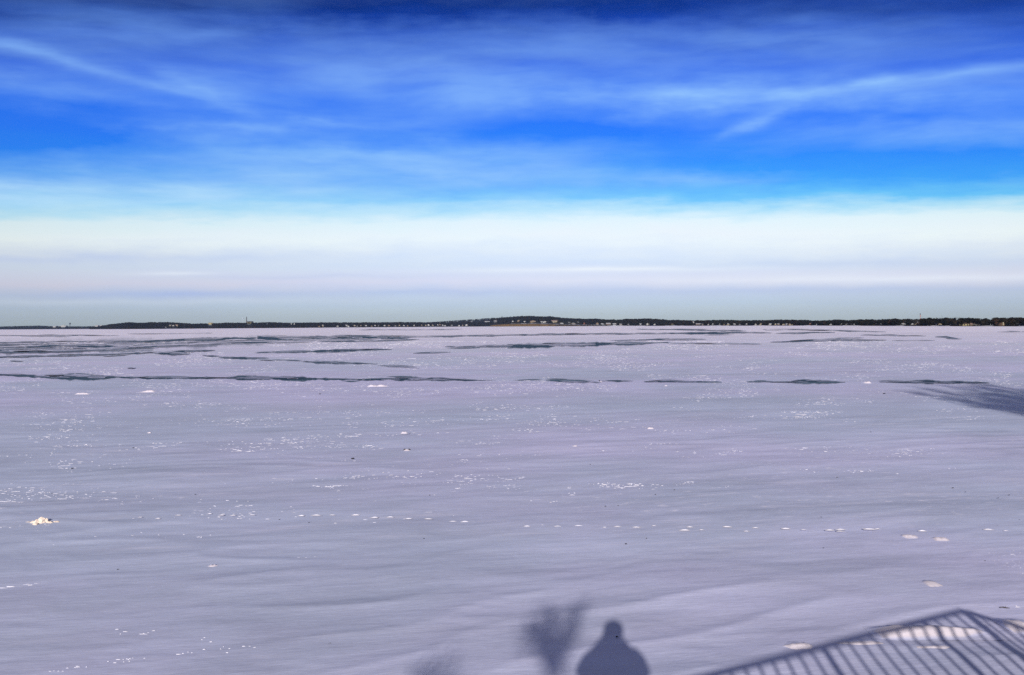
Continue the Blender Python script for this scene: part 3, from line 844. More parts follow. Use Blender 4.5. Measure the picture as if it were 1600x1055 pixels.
def wood_material():
    m, t, p = new_mat('far_wood')
    a = t.n('ShaderNodeAttribute', attribute_name='tint').outputs['Fac']
    col = t.ramp(a, [(0.0, (.007, .009, .008)), (.3, (.011, .011, .009)), (.6, (.017, .014, .011)), (.85, (.030, .020, .013)), (1.0, (.055, .026, .016))])
    t.put(p.inputs['Base Color'], col)
    p.inputs['Roughness'].default_value = .95
    p.inputs['Specular IOR Level'].default_value = 0.0
    return m
M_WOOD = wood_material()

def bump1(x, c, w):
    return np.exp(-((x - c) / w) ** 2)

HOUSES = []        # filled below: px spans to keep clear of trees: (shore, px, half width px, t)
def build_shores():
    for nm, S in SHORES.items():
        xs = np.arange(S['x'][0], S['x'][1] + .1, 2.5)
        ts = np.array([-.02, 0, .02, .05, .1, .17, .25, .35, .5, .7, .9, 1.0, 1.15])
        PX, T = np.meshgrid(xs, ts, indexing='ij')
        X, Y, Z, _ = terr(S, PX, np.clip(T, 0, 1))
        Y = Y + (T < 0) * (-8.0) + (T > 1) * 60
        jag = 6 * gnoise(PX / 9.0, PX * 0 + 2.5) * (T <= 0.02)
        Y = Y + jag
        Z = np.where(T < 0, -0.6, np.where(T > 1, -1.0, Z)) + 0.8 * gnoise(PX / 7, T * 9) * (T > .05) * (T < .95)
        snow = np.zeros_like(PX); dry = np.zeros_like(PX)
        if nm == 'headland':
            snow = .62 * (T >= .09) * (T <= .26) * (PX > 798) * (PX < 965) + .85 * (PX > 955) * (T < .2)
            dry = .62 * (T < .09) * (PX < 868) + .45 * (T < .09) * (PX >= 868) * (PX < 940)
        elif nm == 'settled_shore':
            snow = .45 * (T < .12) * (T > .01) * (np.sin(PX / 11) > .2) + .15 * (T < .4)
        elif nm == 'wooded_shore':
            snow = .55 * (T < .10) * (PX > 480) + .4 * bump1(PX, 268, 14) * (T < .3)
            dry = np.maximum.reduce([.8 * bump1(PX, x, w) * (T < .06) for x, w in ((212, 26), (304, 18), (434, 8), (388, 8), (500, 8))])
        elif nm == 'low_far_shore':
            snow = .2 + 0 * PX
        n, m = X.shape
        V = np.stack([X, Y, Z], -1).reshape(-1, 3)
        i = np.arange((n - 1) * m).reshape(n - 1, m)[:, :-1].ravel()
        Fc = np.stack([i, i + m, i + m + 1, i + 1], -1)
        o = np_mesh(nm, V, Fc, M_LAND, False, {'snow': snow.ravel(), 'dry_grass': dry.ravel()})
        tag(o, kind='structure')

def wood(name, shore, label, dens, ntri, keep=None, hscale=1.0, rows=(.06, 1.0), over=0.0):
    S = SHORES[shore]
    x0, x1 = S['x']
    n = int((x1 - x0) * dens)
    px = rng.uniform(x0, x1, n)
    t = rows[0] + (rows[1] - rows[0]) * rng.random(n) ** 0.8
    X, Y, Z, ztop = terr(S, px, t)
    clump = .5 + .5 * gnoise(px / 6.0, t * 3)
    h = S['th'] * hscale * (.70 + .35 * rng.random(n)) * (.8 + .4 * clump)
    lim = (ztop + over * S['th'] * rng.normal(0, .6, n)) - Z
    h = np.minimum(h, np.maximum(lim, 2.5))
    ok = np.ones(n, bool)
    for (sh, hx, hw, ht) in HOUSES:
        if sh == shore:
            ok &= ~((np.abs(px - hx) < hw + h * .3 / Y * F) & (t < ht + .012))
    if keep is not None:
        ok &= keep(px, t)
    X, Y, Z, h = X[ok], Y[ok], Z[ok], h[ok]
    n = len(X)
    con = rng.random(n) < .16                                     # some conifers
    tint = np.clip(rng.normal(.45, .2, n), 0, .95); tint[con] = .05
    # twigs and leaf clumps of every crown
    u = rng.normal(0, 1, (n, ntri, 3)); u /= np.linalg.norm(u, axis=-1, keepdims=True)
    rr = rng.random((n, ntri, 1)) ** .4
    cp = u * rr
    cz = cp[..., 2]
    wid = np.where(con[:, None], .26 * (1 - cz) * .8 + .03, .42)
    C = np.stack([X[:, None] + cp[..., 0] * h[:, None] * wid, Y[:, None] + cp[..., 1] * h[:, None] * wid, Z[:, None] + h[:, None] * (.56 + .42 * cz)], -1)
    e1 = rng.normal(0, 1, (n, ntri, 3)); e2 = rng.normal(0, 1, (n, ntri, 3))
    s = (h[:, None, None] * (.075 + .07 * rng.random((n, ntri, 1))))
    Vt = np.stack([C + e1 * s, C + e2 * s, C - (e1 + e2) * s * .7], 2)     # n, ntri, 3 corners, xyz
    Vt[..., 2] = np.minimum(Vt[..., 2], (Z + h)[:, None, None] * 1.0)
    V = Vt.reshape(-1, 3)
    At = np.repeat(np.clip(tint[:, None] + rng.normal(0, .08, (n, ntri)), 0, 1).ravel(), 3)
    # trunks
    tw = h * .025
    tr = np.stack([np.stack([X - tw, Y, Z - .5], -1), np.stack([X + tw, Y, Z - .5], -1), np.stack([X, Y + .1, Z + h * .8], -1)], 1).reshape(-1, 3)
    V = np.concatenate([V, tr]); At = np.concatenate([At, np.full(len(tr), .5)])
    o = np_mesh(name, V, np.arange(len(V)).reshape(-1, 3), M_WOOD, False, {'tint': At})
    tag(o, label, kind='stuff')

# ---- houses along the shore: (shore, px, py of the base, width px, height px, wall, roof, own label)
WALLS = {'white': (.80, .78, .74), 'cream': (.62, .52, .36), 'tan': (.42, .31, .20), 'grey': (.30, .30, .31), 'brown': (.18, .10, .06), 'olive': (.26, .23, .13), 'red': (.28, .09, .05), 'yellow': (.70, .58, .30)}
ROOFS = {'snow': (.80, .79, .82), 'dark': (.05, .045, .045), 'grey': (.22, .22, .23), 'brown': (.14, .09, .06), 'pink': (.5, .33, .27)}
MW = {k: plain('wall_' + k, tuple(v * .45 for v in c), .8, .08, .8) for k, c in WALLS.items()}
MR = {k: plain('roof_' + k, tuple(v * .45 for v in c), .8, .12, .8) for k, c in ROOFS.items()}
M_PANE = plain('dark_window', (.02, .022, .026), .2, .2, 1, .5)
HOUSE_TABLE = [
 ('low_far_shore', 85.5, 510.7, 6, 1.4, 'white', 'snow', 'long white building on the far low shore, left of the water tower'),
 ('low_far_shore', 98.5, 510.2, 9, 1.8, 'white', 'snow', 'longest white building on the far low shore, next to the water tower'),
 ('low_far_shore', 151, 509.4, 6, 1.2, 'white', 'snow', 'white building on the low shore right of the water tower'),
 ('low_far_shore', 157.5, 509.4, 4, 1.2, 'white', 'snow', 'small white building where the dark wooded shore begins'),
 ('wooded_shore', 266, 509.5, 4.5, 2.2, 'cream', 'grey', 'cream house, upper left of the cluster on the wooded slope left of the chimney'),
 ('wooded_shore', 271, 510, 4, 2, 'white', 'brown', 'pale house in the middle of the cluster left of the chimney'),
 ('wooded_shore', 276, 509.8, 4, 2.4, 'cream', 'pink', 'cream house, right end of the cluster left of the chimney'),
 ('wooded_shore', 258, 512, 4, 1.3, 'white', 'grey', 'white house at the waterline below the hillside cluster'),
 ('wooded_shore', 329, 505.8, 7, 1.5, 'yellow', 'pink', 'long yellowish roof showing on the skyline left of the chimney'),
 ('wooded_shore', 389.5, 504.4, 8, 2.1, 'olive', 'brown', 'olive yellow block at the foot of the tall chimney'),
 ('wooded_shore', 455, 505.8, 2, 1, 'white', 'snow', None), ('wooded_shore', 460, 505.8, 2, 1, 'white', 'snow', None),
 ('wooded_shore', 499, 511, 3, 1.6, 'tan', 'brown', None), ('wooded_shore', 504, 510.3, 3.4, 2.6, 'cream', 'snow', 'tall pale gabled house, first of the row right of the sandy strip'),
]
for x, y, c in ((527.5, 510.6, 'white'), (544.5, 510.8, 'white'), (554, 509.8, 'cream'), (558, 510.6, 'grey'), (564, 509.8, 'tan'), (572, 509.8, 'white'), (581, 510.5, 'tan'), (586, 509.6, 'white'), (591.5, 510.1, 'grey'), (601, 509.8, 'white'), (618, 510, 'grey'), (624, 509.4, 'cream'), (631, 509.8, 'white'), (637.5, 510, 'tan'), (647, 509.6, 'white'), (659, 509.2, 'tan'), (665, 509.4, 'cream'), (676, 509.2, 'cream'), (684, 508.6, 'white'), (687.5, 508.2, 'tan'), (691.5, 509.2, 'white'), (695.5, 509.8, 'white'), (717.5, 509.9, 'white'), (723, 509.3, 'tan')):
    HOUSE_TABLE.append(('wooded_shore', x, y, 3.0, 1.8, c, random.choice(['snow', 'grey', 'brown']), None))
HOUSE_TABLE += [
 ('wooded_shore', 541, 509.8, 4, 2.0, 'white', 'snow', 'white roofed house in the low row, wider than its neighbours'),
 ('wooded_shore', 607.5, 509.7, 5.5, 1.7, 'tan', 'pink', 'wide tan house in the middle of the low row right of the chimney'),
 ('wooded_shore', 669.5, 509.3, 3.2, 2.6, 'white', 'snow', 'brightest white house of the low row, below the rising blue hill'),
 ('wooded_shore', 706, 509.6, 4.5, 2.0, 'grey', 'snow', 'grey house with white roof near the end of the low row'),
 ('wooded_shore', 729, 509.4, 3.6, 2.6, 'white', 'snow', 'white house, last of the low row before the headland'),
 ('blue_hill', 737, 503, 3.5, 1.4, 'grey', 'snow', 'pale house alone on the side of the blue hill'),
 ('blue_hill', 762, 503.3, 8, 1.4, 'white', 'snow', 'long white building low on the blue hill beside the headland'),
 ('headland', 774, 503.6, 7, 3.4, 'grey', 'pink', 'large grey pink house at the left tip of the headland'),
 ('headland', 801, 503.4, 3.5, 2.0, 'white', 'snow', 'small white house above the ochre bank, left of centre of the headland'),
 ('headland', 810.5, 502.8, 4, 2.6, 'tan', 'snow', 'narrow house above the ochre bank on the headland'),
 ('headland', 820, 503.6, 4, 1.8, 'white', 'snow', 'low white house above the ochre bank on the headland'),
 ('headland', 833, 503.8, 11, 2.8, 'tan', 'pink', 'wide tan house with a pinkish roof above the ochre bank'),
 ('headland', 846, 503.8, 4, 2.6, 'white', 'dark', 'white house with dark roof right of the wide tan house'),
 ('headland', 852, 503.9, 7, 1.8, 'white', 'snow', 'low white building on the snowy lawn of the headland'),
 ('headland', 867.5, 504, 11, 3.6, 'cream', 'pink', 'largest cream house of the headland, over a white snow bank'),
 ('headland', 878, 506.2, 6, 1.6, 'white', 'snow', 'low white shed on the snow bank below the largest cream house'),
 ('headland', 889, 504.8, 4.5, 2.6, 'grey', 'dark', 'grey house under the trees right of the largest cream house'),
 ('headland', 897.5, 506.8, 9, 2.2, 'tan', 'snow', 'long tan house near the water on the right part of the headland'),
 ('headland', 904, 504.3, 4, 1.8, 'grey', 'grey', 'grey house set back among the trees of the headland'),
 ('headland', 913, 507.2, 2.6, 3.2, 'red', 'grey', 'narrow reddish house standing upright near the water of the headland'),
 ('headland', 933.5, 507.3, 5, 3.0, 'tan', 'pink', 'tall tan house at the right end of the headland bank'),
 ('headland', 942.5, 508, 6, 2.6, 'grey', 'snow', 'white roofed house beside the snowy beach'),
 ('headland', 951, 508, 8, 3.2, 'brown', 'snow', 'brown house with a steep snowy gable by the snowy beach'),
 ('headland', 960.5, 508, 6, 2.6, 'grey', 'snow', 'grey house with snowy roof right of the steep gable'),
 ('headland', 970, 508.2, 4, 2, 'tan', 'snow', 'small tan house where headland and long shore meet'),
 ('settled_shore', 1012.5, 508, 6, 2.8, 'white', 'snow', 'white gabled house near the left end of the settled shore'),
 ('settled_shore', 1051.5, 507.8, 8, 2.6, 'olive', 'brown', 'wide olive tan house on the settled shore'),
 ('settled_shore', 1084, 503.9, 3, 1.6, 'white', 'snow', 'white house high up among the trees of the settled shore'),
 ('settled_shore', 1092, 508, 9, 2.4, 'brown', 'snow', 'wide brown house with a snowy roof on the settled shore'),
 ('settled_shore', 1107.5, 508, 5, 2.2, 'white', 'grey', 'white house, left of two like houses on the settled shore'),
 ('settled_shore', 1115, 508, 5, 2.4, 'white', 'snow', 'white house, right of two like houses on the settled shore'),
 ('settled_shore', 1139, 508, 7, 2.6, 'cream', 'snow', 'wide cream house midway along the settled shore'),
 ('settled_shore', 1190, 508.2, 7, 2.8, 'cream', 'brown', 'cream house with a brown roof midway along the settled shore'),
 ('settled_shore', 1236, 508.3, 6, 2.8, 'cream', 'pink', 'cream house with a pinkish roof right of the settled shore middle'),
 ('settled_shore', 1267, 507.9, 4.5, 2.8, 'red', 'pink', 'reddish house on the settled shore'),
 ('settled_shore', 1277.5, 508.2, 3.5, 2.2, 'white', 'snow', 'bright white house right of the reddish house'),
 ('settled_shore', 1299, 508, 5, 1.8, 'white', 'snow', 'white building between bare trees left of the mast'),
 ('settled_shore', 1368.5, 507.8, 7, 2.2, 'olive', 'grey', 'low olive house left of the striped mast'),
 ('settled_shore', 1414, 507.9, 9, 2.4, 'grey', 'snow', 'long grey house left of the striped mast'),
 ('settled_shore', 1425, 507.8, 4, 2.2, 'white', 'snow', 'white house next to the striped mast'),
 ('settled_shore', 1436, 505.6, 4, 2.2, 'brown', 'snow', 'brown house up under the striped mast'),
 ('settled_shore', 1469, 508, 5, 2.4, 'cream', 'brown', 'cream house at the waterline right of the striped mast'),
 ('settled_shore', 1472.5, 505.5, 3, 2, 'tan', 'pink', 'small tan house uphill behind the cream waterline house'),
 ('settled_shore', 1483.5, 505.6, 4, 1.2, 'grey', 'snow', 'snowy roof among dark trees left of the yellow building'),
 ('settled_shore', 1495.5, 507.3, 8, 2.2, 'tan', 'grey', 'low tan house left of the yellow building'),
 ('settled_shore', 1509.5, 508.9, 10.5, 4.2, 'yellow', 'brown', 'largest pale yellow building at the waterline on the right'),
 ('settled_shore', 1518, 508.7, 4, 3.4, 'tan', 'pink', 'narrow tan annex against the pale yellow building'),
 ('settled_shore', 1525.5, 508.6, 9, 2.2, 'olive', 'olive' if False else 'grey', 'long low olive building right of the pale yellow building'),
 ('settled_shore', 1532.5, 507.2, 3.5, 3, 'grey', 'grey', 'grey house behind the long low olive building'),
 ('settled_shore', 1544.5, 508, 6, 2.4, 'grey', 'dark', 'dark roofed house left of the brick house with white chimney'),
 ('settled_shore', 1549, 506.3, 3.5, 2, 'white', 'grey', 'small white house up the bank left of the brick house'),
 ('settled_shore', 1565, 509, 9, 4.4, 'brown', 'brown', 'dark red brown house with a tall pale chimney'),
 ('settled_shore', 1575, 504.8, 4, 1.4, 'white', 'snow', 'snowy roof above the dark red brown house'),
]
for x, y, w, c in ((982, 508.3, 3, 'grey'), (1001, 508, 4, 'white'), (1024, 508, 5, 'white'), (1099, 508.2, 4, 'tan'), (1125, 508, 3, 'grey'), (1132, 508, 3, 'tan'), (1149, 508, 5, 'grey'), (1156, 508, 3, 'grey'), (1167.5, 508, 4, 'grey'), (1182, 508.2, 5, 'white'), (1204, 508, 5, 'white'), (1212, 508, 4, 'cream'), (1217.5, 508, 4, 'tan'), (1225, 508.2, 5, 'cream'), (1230.5, 508, 3, 'white'), (1314.5, 508, 3, 'white'), (1323, 508, 2.5, 'white'), (1327, 508, 2.2, 'cream'), (1331, 508, 2.2, 'white'), (1335.5, 508, 2.5, 'white'), (1377, 508, 4, 'white'), (1409, 508, 3.5, 'grey'), (1430.5, 507.5, 3, 'cream'), (1445, 508, 4, 'grey'), (1460, 508, 4, 'grey'), (1587, 508.4, 4, 'grey'), (1592, 508.4, 4, 'tan'), (1598, 508.4, 5, 'white')):
    HOUSE_TABLE.append(('settled_shore', x, y, w, 2.2, c, random.choice(['snow', 'snow', 'grey', 'brown']), None))

def t_of(S, px, py):
    """how far up the bank the ground is seen at py"""
    ts = np.linspace(0.03, .97, 95)
    X, Y, Z, _ = terr(S, np.full(95, px), ts)
    yy = yhor(px) - (Z - H) * F / Y
    return float(ts[np.argmin(np.abs(yy - py) + ts * .02)])

def house(shore, px, py, w, h, wall, roof, label):
    S = SHORES[shore]
    t = t_of(S, px, py)
    if shore == 'headland':
        t = max(t, .10)
    X, Y, Z, _ = (float(v) for v in terr(S, px, t))
    u = Y / F
    Z = zat(px, py, Y)
    W, Hh = w * u, h * u
    dp = max(W * .8, 6.0)
    rz = random.uniform(-.25, .25)
    r = empty('house', (X, Y, Z), rz)
    hw = Hh * .62
    b = MB(); b.box((0, dp / 2, hw / 2 - 2.0), (W, dp, hw + 4.0))
    gable = w < 4 or random.random() < .35
    b2 = MB()
    o = .35
    if gable:       # gable end towards the lake
        b.add([(-W / 2, 0, hw), (W / 2, 0, hw), (0, 0, Hh), (-W / 2, dp, hw), (W / 2, dp, hw), (0, dp, Hh)], [(0, 1, 2), (4, 3, 5)])
        for sx in (-1, 1):
            x0, x1 = sx * (W / 2 + o), 0
            e = .35
            z0 = hw - o * (Hh - hw) / (W / 2)
            vs = [(x0, -o, z0), (x1, -o, Hh), (x1, dp + o, Hh), (x0, dp + o, z0)]
            vs += [(x, y, z + e) for x, y, z in vs]
            fs = [(0, 1, 2, 3), (4, 5, 6, 7), (0, 1, 5, 4), (1, 2, 6, 5), (2, 3, 7, 6), (3, 0, 4, 7)]
            b2.add(vs, fs)
    else:           # long side towards the lake
        b.add([(-W / 2, 0, hw), (-W / 2, dp, hw), (-W / 2, dp / 2, Hh), (W / 2, 0, hw), (W / 2, dp, hw), (W / 2, dp / 2, Hh)], [(1, 0, 2), (3, 4, 5)])
        for y0, y1 in ((-o, dp / 2), (dp + o, dp / 2)):
            e = .35
            z0 = hw - o * (Hh - hw) / (dp / 2)
            vs = [(-W / 2 - o, y0, z0), (W / 2 + o, y0, z0), (W / 2 + o, y1, Hh), (-W / 2 - o, y1, Hh)]
            vs += [(x, y, z + e) for x, y, z in vs]
            b2.add(vs, [(0, 1, 2, 3), (4, 5, 6, 7), (0, 1, 5, 4), (1, 2, 6, 5), (2, 3, 7, 6), (3, 0, 4, 7)])
    b.build('wall', MW[wall], r)
    rf = b2.build('roof', MR[roof], r)
    # windows
    nw = max(2, int(W / 2.6)) if w >= 5.5 else 2
    rows = 2 if hw > 3.4 and w >= 8 else 1
    for q in range(rows):
        for k in range(nw):
            ww, wh = W / nw * .42, min(hw / rows * .5, 1.8)
            m = MB(); m.box(((k + .5) / nw * W - W / 2, -.04, hw * (q + .55) / rows), (ww, .14, wh))
            m.build('window', M_PANE, r)
    if label and 'chimney' in label and 'pale' in label:
        m = MB(); m.box((W * .22, -.5, Hh * .62), (1.0, .9, Hh * 1.25)); m.build('chimney', MW['cream'], r)
    elif w >= 6:
        m = MB(); m.box((W * random.uniform(-.3, .3), dp * .45, Hh + .5), (.9, .9, 2.0)); m.build('chimney', MW['brown'], rf)
    if label:
        tag(r, label, 'house')
    else:
        if shore == 'wooded_shore':
            tag(r, 'tiny pale house in the low row under the dark wood beyond the headland', 'house', 'tiny houses in the low row beyond the headland')
        else:
            tag(r, 'small house in the row along the settled shore under dark trees', 'house', 'small houses in the row along the settled shore')
    HOUSES.append((shore, px + random.uniform(-.5, .5), w * .30, t))

build_shores()
for row in HOUSE_TABLE:
    house(*row)
wood('far_wood', 'low_far_shore', 'low dark wood on the farthest shore at the left', 9, 30, hscale=1.0, rows=(.02, 1))
wood('shore_wood', 'wooded_shore', 'dark bare wood along the left and middle shore', 10, 40, hscale=1.0, rows=(.03, 1), over=.10)
wood('hill_wood', 'blue_hill', 'bluish wood covering the hill behind the headland', 8, 26, hscale=1.0, rows=(.02, 1), over=.06)
wood('bluff_brush', 'headland', 'dark brush dotted over the ochre bank of the headland', 5.0, 16, hscale=.34, rows=(.005, .2))
wood('headland_wood', 'headland', 'nearly black wood on the crest of the headland', 12, 34, hscale=1.0, rows=(.26, 1), over=.08)
wood('settled_wood', 'settled_shore', 'dark trees growing among the houses of the right shore', 11, 64, hscale=1.0, rows=(.015, 1), over=.22)


# ---- single trees that stand out against the sky
def bare_tree_meshes(seed, wide=1.15, ntw=190):
    r = random.Random(seed)
    b = MB()
    b.tube([(0, 0, -.05), (.01, 0, .18), (r.uniform(-.03, .03), 0, .42)], [.030, .022, .016], 5)
    tips = []
    for i in range(9):
        a = 2 * math.pi * i / 9 + r.uniform(-.3, .3)
        rad = r.uniform(.22, .46) * wide; zt = r.uniform(.55, .97) - .25 * (rad / wide - .2)
        p0 = Vector((0, 0, r.uniform(.25, .42)))
        p2 = Vector((math.cos(a) * rad, math.sin(a) * rad, zt))
        p1 = p0.lerp(p2, .5) + Vector((0, 0, -.03))
        b.tube([p0, p1, p2], [.012, .008, .003], 4)
        tips += [p1, p2, p0.lerp(p2, .75)]
    c = MB()
    for i in range(ntw):
        q = r.choice(tips) + Vector((r.gauss(0, .09) * wide, r.gauss(0, .09) * wide, r.gauss(.02, .07)))
        d = Vector((q.x * .8 + r.gauss(0, .25), q.y * .8 + r.gauss(0, .25), r.uniform(.1, .7))).normalized() * r.uniform(.05, .13)
        s = Vector((r.gauss(0, 1), r.gauss(0, 1), r.gauss(0, 1))).cross(d).normalized() * r.uniform(.014, .034)
        c.add([q - d * .5 - s, q - d * .5 + s, q + d * .5], [(0, 1, 2)])
    return b, c
def conifer_meshes(seed):
    r = random.Random(seed)
    b = MB(); b.tube([(0, 0, -.05), (0, 0, .5), (0, 0, .98)], [.025, .015, .004], 5)
    c = MB()
    for i in range(260):
        f = r.random() ** .8
        z = .12 + .86 * f
        rad = .20 * (1 - f) ** .8 * r.uniform(.3, 1.1) + .01
        a = r.uniform(0, 6.283)
        q = Vector((math.cos(a) * rad, math.sin(a) * rad, z))
        d = Vector((math.cos(a), math.sin(a), -.4)) * r.uniform(.04, .09)
        s = Vector((-math.sin(a), math.cos(a), r.uniform(-.3, .3))) * r.uniform(.015, .04)
        c.add([q - s, q + s, q + d], [(0, 1, 2)])
    return b, c
def shore_trees():
    protos = []
    M_CON = plain('dark_needles', (.012, .016, .010), .9, .4, .5)
    for k in range(6):
        b, c = bare_tree_meshes(100 + k, random.uniform(.95, 1.35))
        r = empty('bare_tree', (0, 0, -500)); b.build('trunk', M_BARK, r); c.build('crown', M_TWIG, r)
        protos.append(r)
    b, c = conifer_meshes(5)
    con = empty('pine_tree', (0, 0, -500)); b.build('trunk', M_BARK, con); c.build('crown', M_CON, con)
    used = set()
    def place(kind, shore, px, ytop, label, group=None, t=.75, hh=None):
        p = con if kind == 'pine' else protos[random.randrange(6)]
        o = p if p.name not in used else copy_tree(p)
        used.add(p.name)
        S = SHORES[shore]
        X, Y, Z, zt = (float(v) for v in terr(S, px, t))
        ztop = zat(px, ytop, Y)
        h = max(ztop - Z, 5.0) + .6
        o.location = (X, Y, Z - .6)
        w = h if kind != 'pine' else h
        o.scale = (w, w, h)
        o.rotation_euler = (0, 0, random.uniform(0, 6.28))
        tag(o, label, 'tree', group)
    S_ = 'settled_shore'
    own = {1345: 'round bare tree left of the mast, first tall one on the right shore', 1388: 'bare tree with a full crown a little left of the striped mast', 1443: 'open bare tree just right of the striped mast',
           1475: 'broad bare tree left of the highest crowns', 1488: 'left one of the two highest bare crowns, above the yellow building', 1503: 'right one of the two highest bare crowns, above the yellow building',
           1567: 'round bare tree rising above the red brown house', 1311: 'rounded tree sticking up from low wood, left of the tall trees', 1523: 'thin open crowned tree right of the highest crowns'}
    tops = {1311: 498.8, 1345: 498.4, 1360: 499, 1374: 498.9, 1388: 498, 1400: 498.6, 1416: 498.3, 1429: 498, 1443: 497, 1455: 497.2, 1466: 497, 1475: 496.2, 1488: 495.7, 1503: 495.6, 1514: 497, 1523: 497.5, 1537: 499.3, 1552: 498.6, 1567: 496.3, 1577: 498, 1592: 498.6, 1603: 498.6}
    for px, yt in tops.items():
        place('bare', S_, px, yt, own.get(px, 'bare crowned tree standing along the skyline of the right shore'), 'bare trees on the skyline of the right shore')
    for i in range(30):
        px = 1205 + 400 * random.random()
        yt = float(SHORES[S_]['top'](px)) + random.uniform(-1.2, 1.5)
        place('bare', S_, px, yt, 'bare crowned tree standing along the skyline of the right shore', 'bare trees on the skyline of the right shore', random.uniform(.4, .9))
    for i in range(16):
        px = 1000 + 200 * random.random()
        yt = float(SHORES[S_]['top'](px)) + random.uniform(-.8, 1.0)
        place('bare', S_, px, yt, 'low bare tree on the skyline between headland and the tall right trees', 'low bare trees on the middle skyline', random.uniform(.5, .9))
    for px, yt, l in ((784.5, 493.4, 'pointed pine tree at the left end of the headland crest'), (798, 494, 'second pine on the headland crest, right of the pointed one'), (905, 496.8, 'pine on the falling right side of the headland crest')):
        place('pine', 'headland', px, yt, l, 'pines on the headland crest', .8)
    for px, yt, l in ((1028, 497.6, 'small pointed pine where the headland skyline meets the right shore'), (1012, 497.7, 'pine left of the small pointed pine on the skyline'), (1306, 500.4, 'small pine in front of the rounded tree left of the mast')):
        place('pine', S_, px, yt, l, 'pines on the right shore', .7)
shore_trees()


# ---- towers
def towers():
    M_ST = plain('dark_steel', (.06, .065, .08), .6, .15, 1)
    M_PALE = plain('pale_steel', (.45, .50, .58), .6, .1, 1)
    M_REDP = plain('red_paint', (.45, .06, .04), .6, .1, 1)
    def base(shore, px, t):
        S = SHORES[shore]
        X, Y, Z, _ = (float(v) for v in terr(S, px, t))
        return X, Y, Z
    def water_tower(shore, px, t, ytop, wbulb, mat, label):
        X, Y, Z = base(shore, px, t)
        u = Y / F
        h = zat(px, ytop, Y) - Z
        r = empty('water_tower', (X, Y, Z))
        R_ = wbulb * u / 2
        b = MB(); b.lathe([(R_ * .55, -1), (R_ * .3, h * .12), (R_ * .26, h - R_ * 1.7)], n=12); b.build('stem', mat, r)
        b = MB(); b.lathe([(R_ * .28, h - R_ * 1.75), (R_ * .7, h - R_ * 1.35), (R_, h - R_ * .8), (R_ * .92, h - R_ * .35), (R_ * .55, h - R_ * .06), (R_ * .05, h)], n=16); b.build('tank', mat, r)
        tag(r, label, 'water tower')
    water_tower('low_far_shore', 109.5, .5, 504.7, 2.8, M_ST, 'dark water tower with a round tank on the far low shore')
    water_tower('wooded_shore', 379.8, .8, 496.8, 1.9, M_PALE, 'faint pale water tower just left of the tall chimney')
    X, Y, Z = base('wooded_shore', 385.6, .8); u = Y / F
    r = empty('chimney_stack', (X, Y, Z)); h = zat(385.6, 495.2, Y) - Z
    b = MB(); b.lathe([(.85 * u, -1), (.62 * u, h * .5), (.5 * u, h - 1.5)], n=14); b.build('shaft', plain('chimney_brick', (.07, .06, .055), .9, .2, .6), r)
    b = MB(); b.lathe([(.56 * u, h - 1.6), (.6 * u, h - .6), (.5 * u, h)], n=14); b.build('cap', M_ST, r)
    tag(r, 'tall dark factory chimney rising from the left wooded shore', 'chimney')
    X, Y, Z = base('settled_shore', 1438, .85); u = Y / F
    r = empty('radio_mast', (X, Y, Z)); h = zat(1438, 490.2, Y) - Z
    nseg = 7
    for k in range(nseg):
        z0, z1 = h * k / nseg, h * (k + 1) / nseg
        m = MB()
        w0 = .55 - .03 * k
        for i in range(3):
            a, a2 = 2.094 * i, 2.094 * (i + 1)
            m.tube([(math.cos(a) * w0, math.sin(a) * w0, z0), (math.cos(a) * (w0 - .03), math.sin(a) * (w0 - .03), z1)], .11, 4)
            m.tube([(math.cos(a) * w0, math.sin(a) * w0, z0), (math.cos(a2) * w0, math.sin(a2) * w0, z1)], .06, 4)
        m.build('section', M_REDP if k % 2 else MW['white'], r)
    m = MB(); m.lathe([(.5, h - 1.2), (.75, h - .9), (.75, h - .1), (.3, h + .2)], n=10); m.build('antenna_drum', M_ST, r)
    tag(r, 'thin red and white striped mast above the right shore trees', 'mast')
    # two fishing shelters on the ice off the right shore
    for px, py, w, h, l in ((1450, 509.6, 2.4, 1.6, 'small dark fishing hut on the ice off the right shore, left of two'), (1470, 508.9, 3.0, 1.5, 'small dark fishing hut close to the right shore, right of two')):
        c = pix(px, py); D = min(c.y, 950.0); u = D / F
        p = col_at(px, D)
        r = empty('fishing_hut', (p.x, D, 0)); W, Hh = w * u, h * u
        m = MB(); m.add([(-W / 2, 0, 0), (W / 2, 0, 0), (W / 2, W * .8, 0), (-W / 2, W * .8, 0), (-W * .36, .1, Hh * .8), (W * .36, .1, Hh * .8), (W * .36, W * .7, Hh * .8), (-W * .36, W * .7, Hh * .8)], [(0, 1, 5, 4), (1, 2, 6, 5), (2, 3, 7, 6), (3, 0, 4, 7)])
        m.build('wall', M_ST, r)
        m = MB(); m.add([(-W * .37, .08, Hh * .8), (W * .37, .08, Hh * .8), (W * .37, W * .71, Hh * .8), (-W * .37, W * .71, Hh * .8), (0, W * .35, Hh)], [(0, 1, 4), (1, 2, 4), (2, 3, 4), (3, 0, 4), (3, 2, 1, 0)])
        m.build('roof', M_ST, r)
        tag(r, l, 'fishing hut')
towers()


